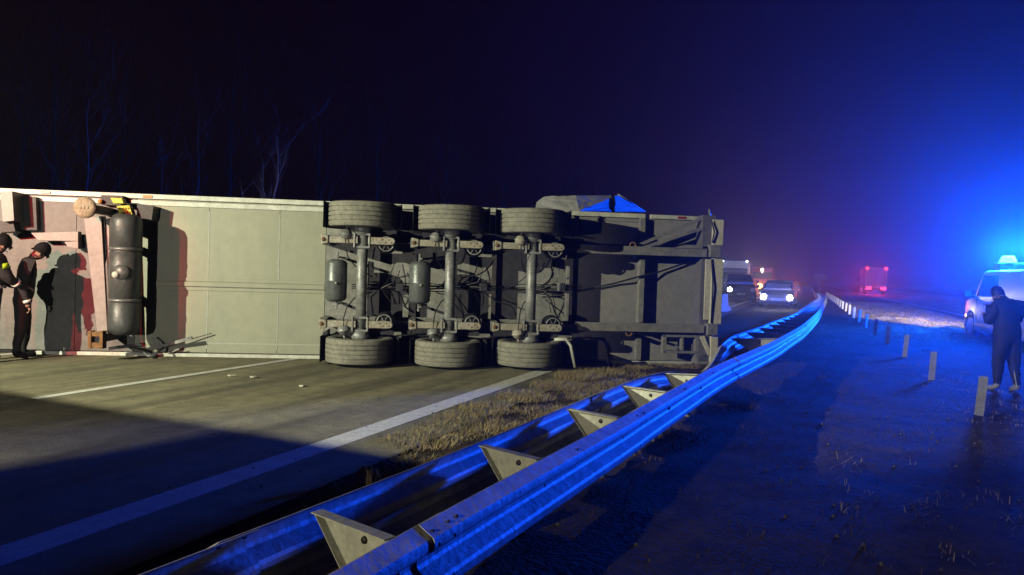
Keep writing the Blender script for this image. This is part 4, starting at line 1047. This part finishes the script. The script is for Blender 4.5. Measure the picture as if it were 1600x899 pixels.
SHOE = mat('pale_shoe', (.28, .28, .27), .6, 0, .2, 9); HAIRD = mat('dark_hair', (.012, .01, .008), .6, 0, .3, 20)
def side_stripe(o, J):
    mb = MB(); a = Vector(J['knR'][:3]); b = Vector(J['anR'][:3]); h = Vector(J['hipR'][:3])
    for p, q, r0, r1 in ((h, a, .10, .07), (a, b, .068, .05)):
        mb.bar(p + Vector((-r0 * .55, r0 * .75, 0)), q + Vector((-r1 * .6, r1 * .75, .02)), .012, .006)
    mb.build('trouser_stripe', WHITE, o)
    mb = MB(); p = Vector(J['palmL'][:3]); mb.box((p.x + .02, -.04, p.z - .01), (p.x + .035, .04, p.z + .14)); mb.build('phone', DARK, o)
foot = gp(1571, 613)
person('person in dark clothes and pale shoes standing behind the row of posts', (foot.x, foot.y, .0), math.atan2(1, -.15), stand(1.52, .06, .22, 'phone', .12, 1.30, .05), [NAVY, NAVY2, SKIN, SHOE, HAIRD], side_stripe)
# fire crew beside the trailer
TURN = mat('turnout_black', (.012, .012, .014), .8, 0, .3, 8, .3, 25); TURN2 = mat('turnout_trousers', (.020, .022, .03), .8, 0, .3, 8, .3, 25)
BOOT = mat('boot_dusty', (.22, .23, .19), .7, 0, .3, 9); HELM = mat('helmet_cream', (.40, .38, .28), .4, 0, .2, 6); HELMD = mat('helmet_dark', (.008, .008, .009), .75, 0, .2, 6, spec=.2)
LIME = mat('hi_vis_lime', (.45, .75, .03), .5, 0, .1, 6); SILV = mat('reflective_silver', (.75, .76, .70), .35, .2, .1, 8)
def turnout(o, J):
    def band(a, b, t, r, hgt, m, nm):
        A = Vector(J[a][:3]); B = Vector(J[b][:3]); P = A.lerp(B, t); ax = (B - A).normalized()
        mb = MB(); mb.lathe([(-hgt, r - .01), (-hgt, r + .004), (hgt, r + .004), (hgt, r - .01)], P, tuple(ax), 20, closed=True); mb.build(nm, m, o)
    for s in 'LR':
        band('sh' + s, 'el' + s, .45, .088, .035, LIME, 'arm_band'); band('el' + s, 'wr' + s, .55, .066, .022, SILV, 'cuff_band'); band('kn' + s, 'an' + s, .55, .085, .022, SILV, 'leg_band')
    A = Vector(J['waist'][:3]); P = A + Vector((0, 0, .02))
    for dz, m in ((-.10, SILV), (.13, SILV)):
        mb = MB(); n = 24; vs = []
        for hz in (-.022, .022):
            for k in range(n): vs.append(P + Vector((.168 * math.cos(2 * math.pi * k / n), .188 * math.sin(2 * math.pi * k / n), dz + hz)))
        mb.add(vs, [(k, (k + 1) % n, n + (k + 1) % n, n + k) for k in range(n)], True); q = mb.build('jacket_band', m, o); sd = q.modifiers.new('t', 'SOLIDIFY'); sd.thickness = .008
f1 = gp(6, 566)
person('firefighter in dark turnout gear with lime arm band facing the trailer', (f1.x - .22, f1.y, 0), math.atan2(.8, .6), stand(1.80, .05, .06, 'reach', .13, 1.2, .06), [TURN, TURN2, SKIN, BOOT, HELMD], turnout, 'helmet')
f2 = gp(26, 562)
def badge(o, J):
    mb = MB(); P = Vector(J['chest'][:3])
    mb.box((-.175, -.10, P.z - .10), (-.165, .08, P.z + .0)); mb.build('back_patch', SILV, o)
    mb = MB(); W = Vector(J['wrR'][:3]); mb.lathe([(-.02, .045), (-.02, .056), (.02, .056), (.02, .045)], W, tuple((Vector(J['wrR'][:3]) - Vector(J['elR'][:3]))), 14, closed=True); mb.build('cuff_band', SILV, o)
person('person in black clothes bending beside the trailer front', (f2.x, f2.y + .1, 0), math.atan2(.55, .8), stand(1.72, .10, .12, 'down', .11, 1.2, .05), [TURN, TURN, SKIN, HELMD, HELMD], badge, 'helmet')

# ------------------------------------------------------------------ haze
hz = MB(); hz.box((-420, -60, -1.4), (420, 430, 60)); h = hz.build('haze', None) if False else None
me = hz.mesh('haze'); h = bpy.data.objects.new('haze', me); COL.objects.link(h)
hm = bpy.data.materials.new('night_haze'); hm.use_nodes = True; n = hm.node_tree.nodes
n.remove(n['Principled BSDF']); pv = n.new('ShaderNodeVolumePrincipled'); pv.inputs['Color'].default_value = (.9, .92, .95, 1); pv.inputs['Density'].default_value = .0022; pv.inputs['Anisotropy'].default_value = 0.78
hm.node_tree.links.new(pv.outputs[0], n['Material Output'].inputs['Volume']); me.materials.append(hm)
tag(h, 'thin night mist glowing blue around the light bar', 'haze', kind='stuff')
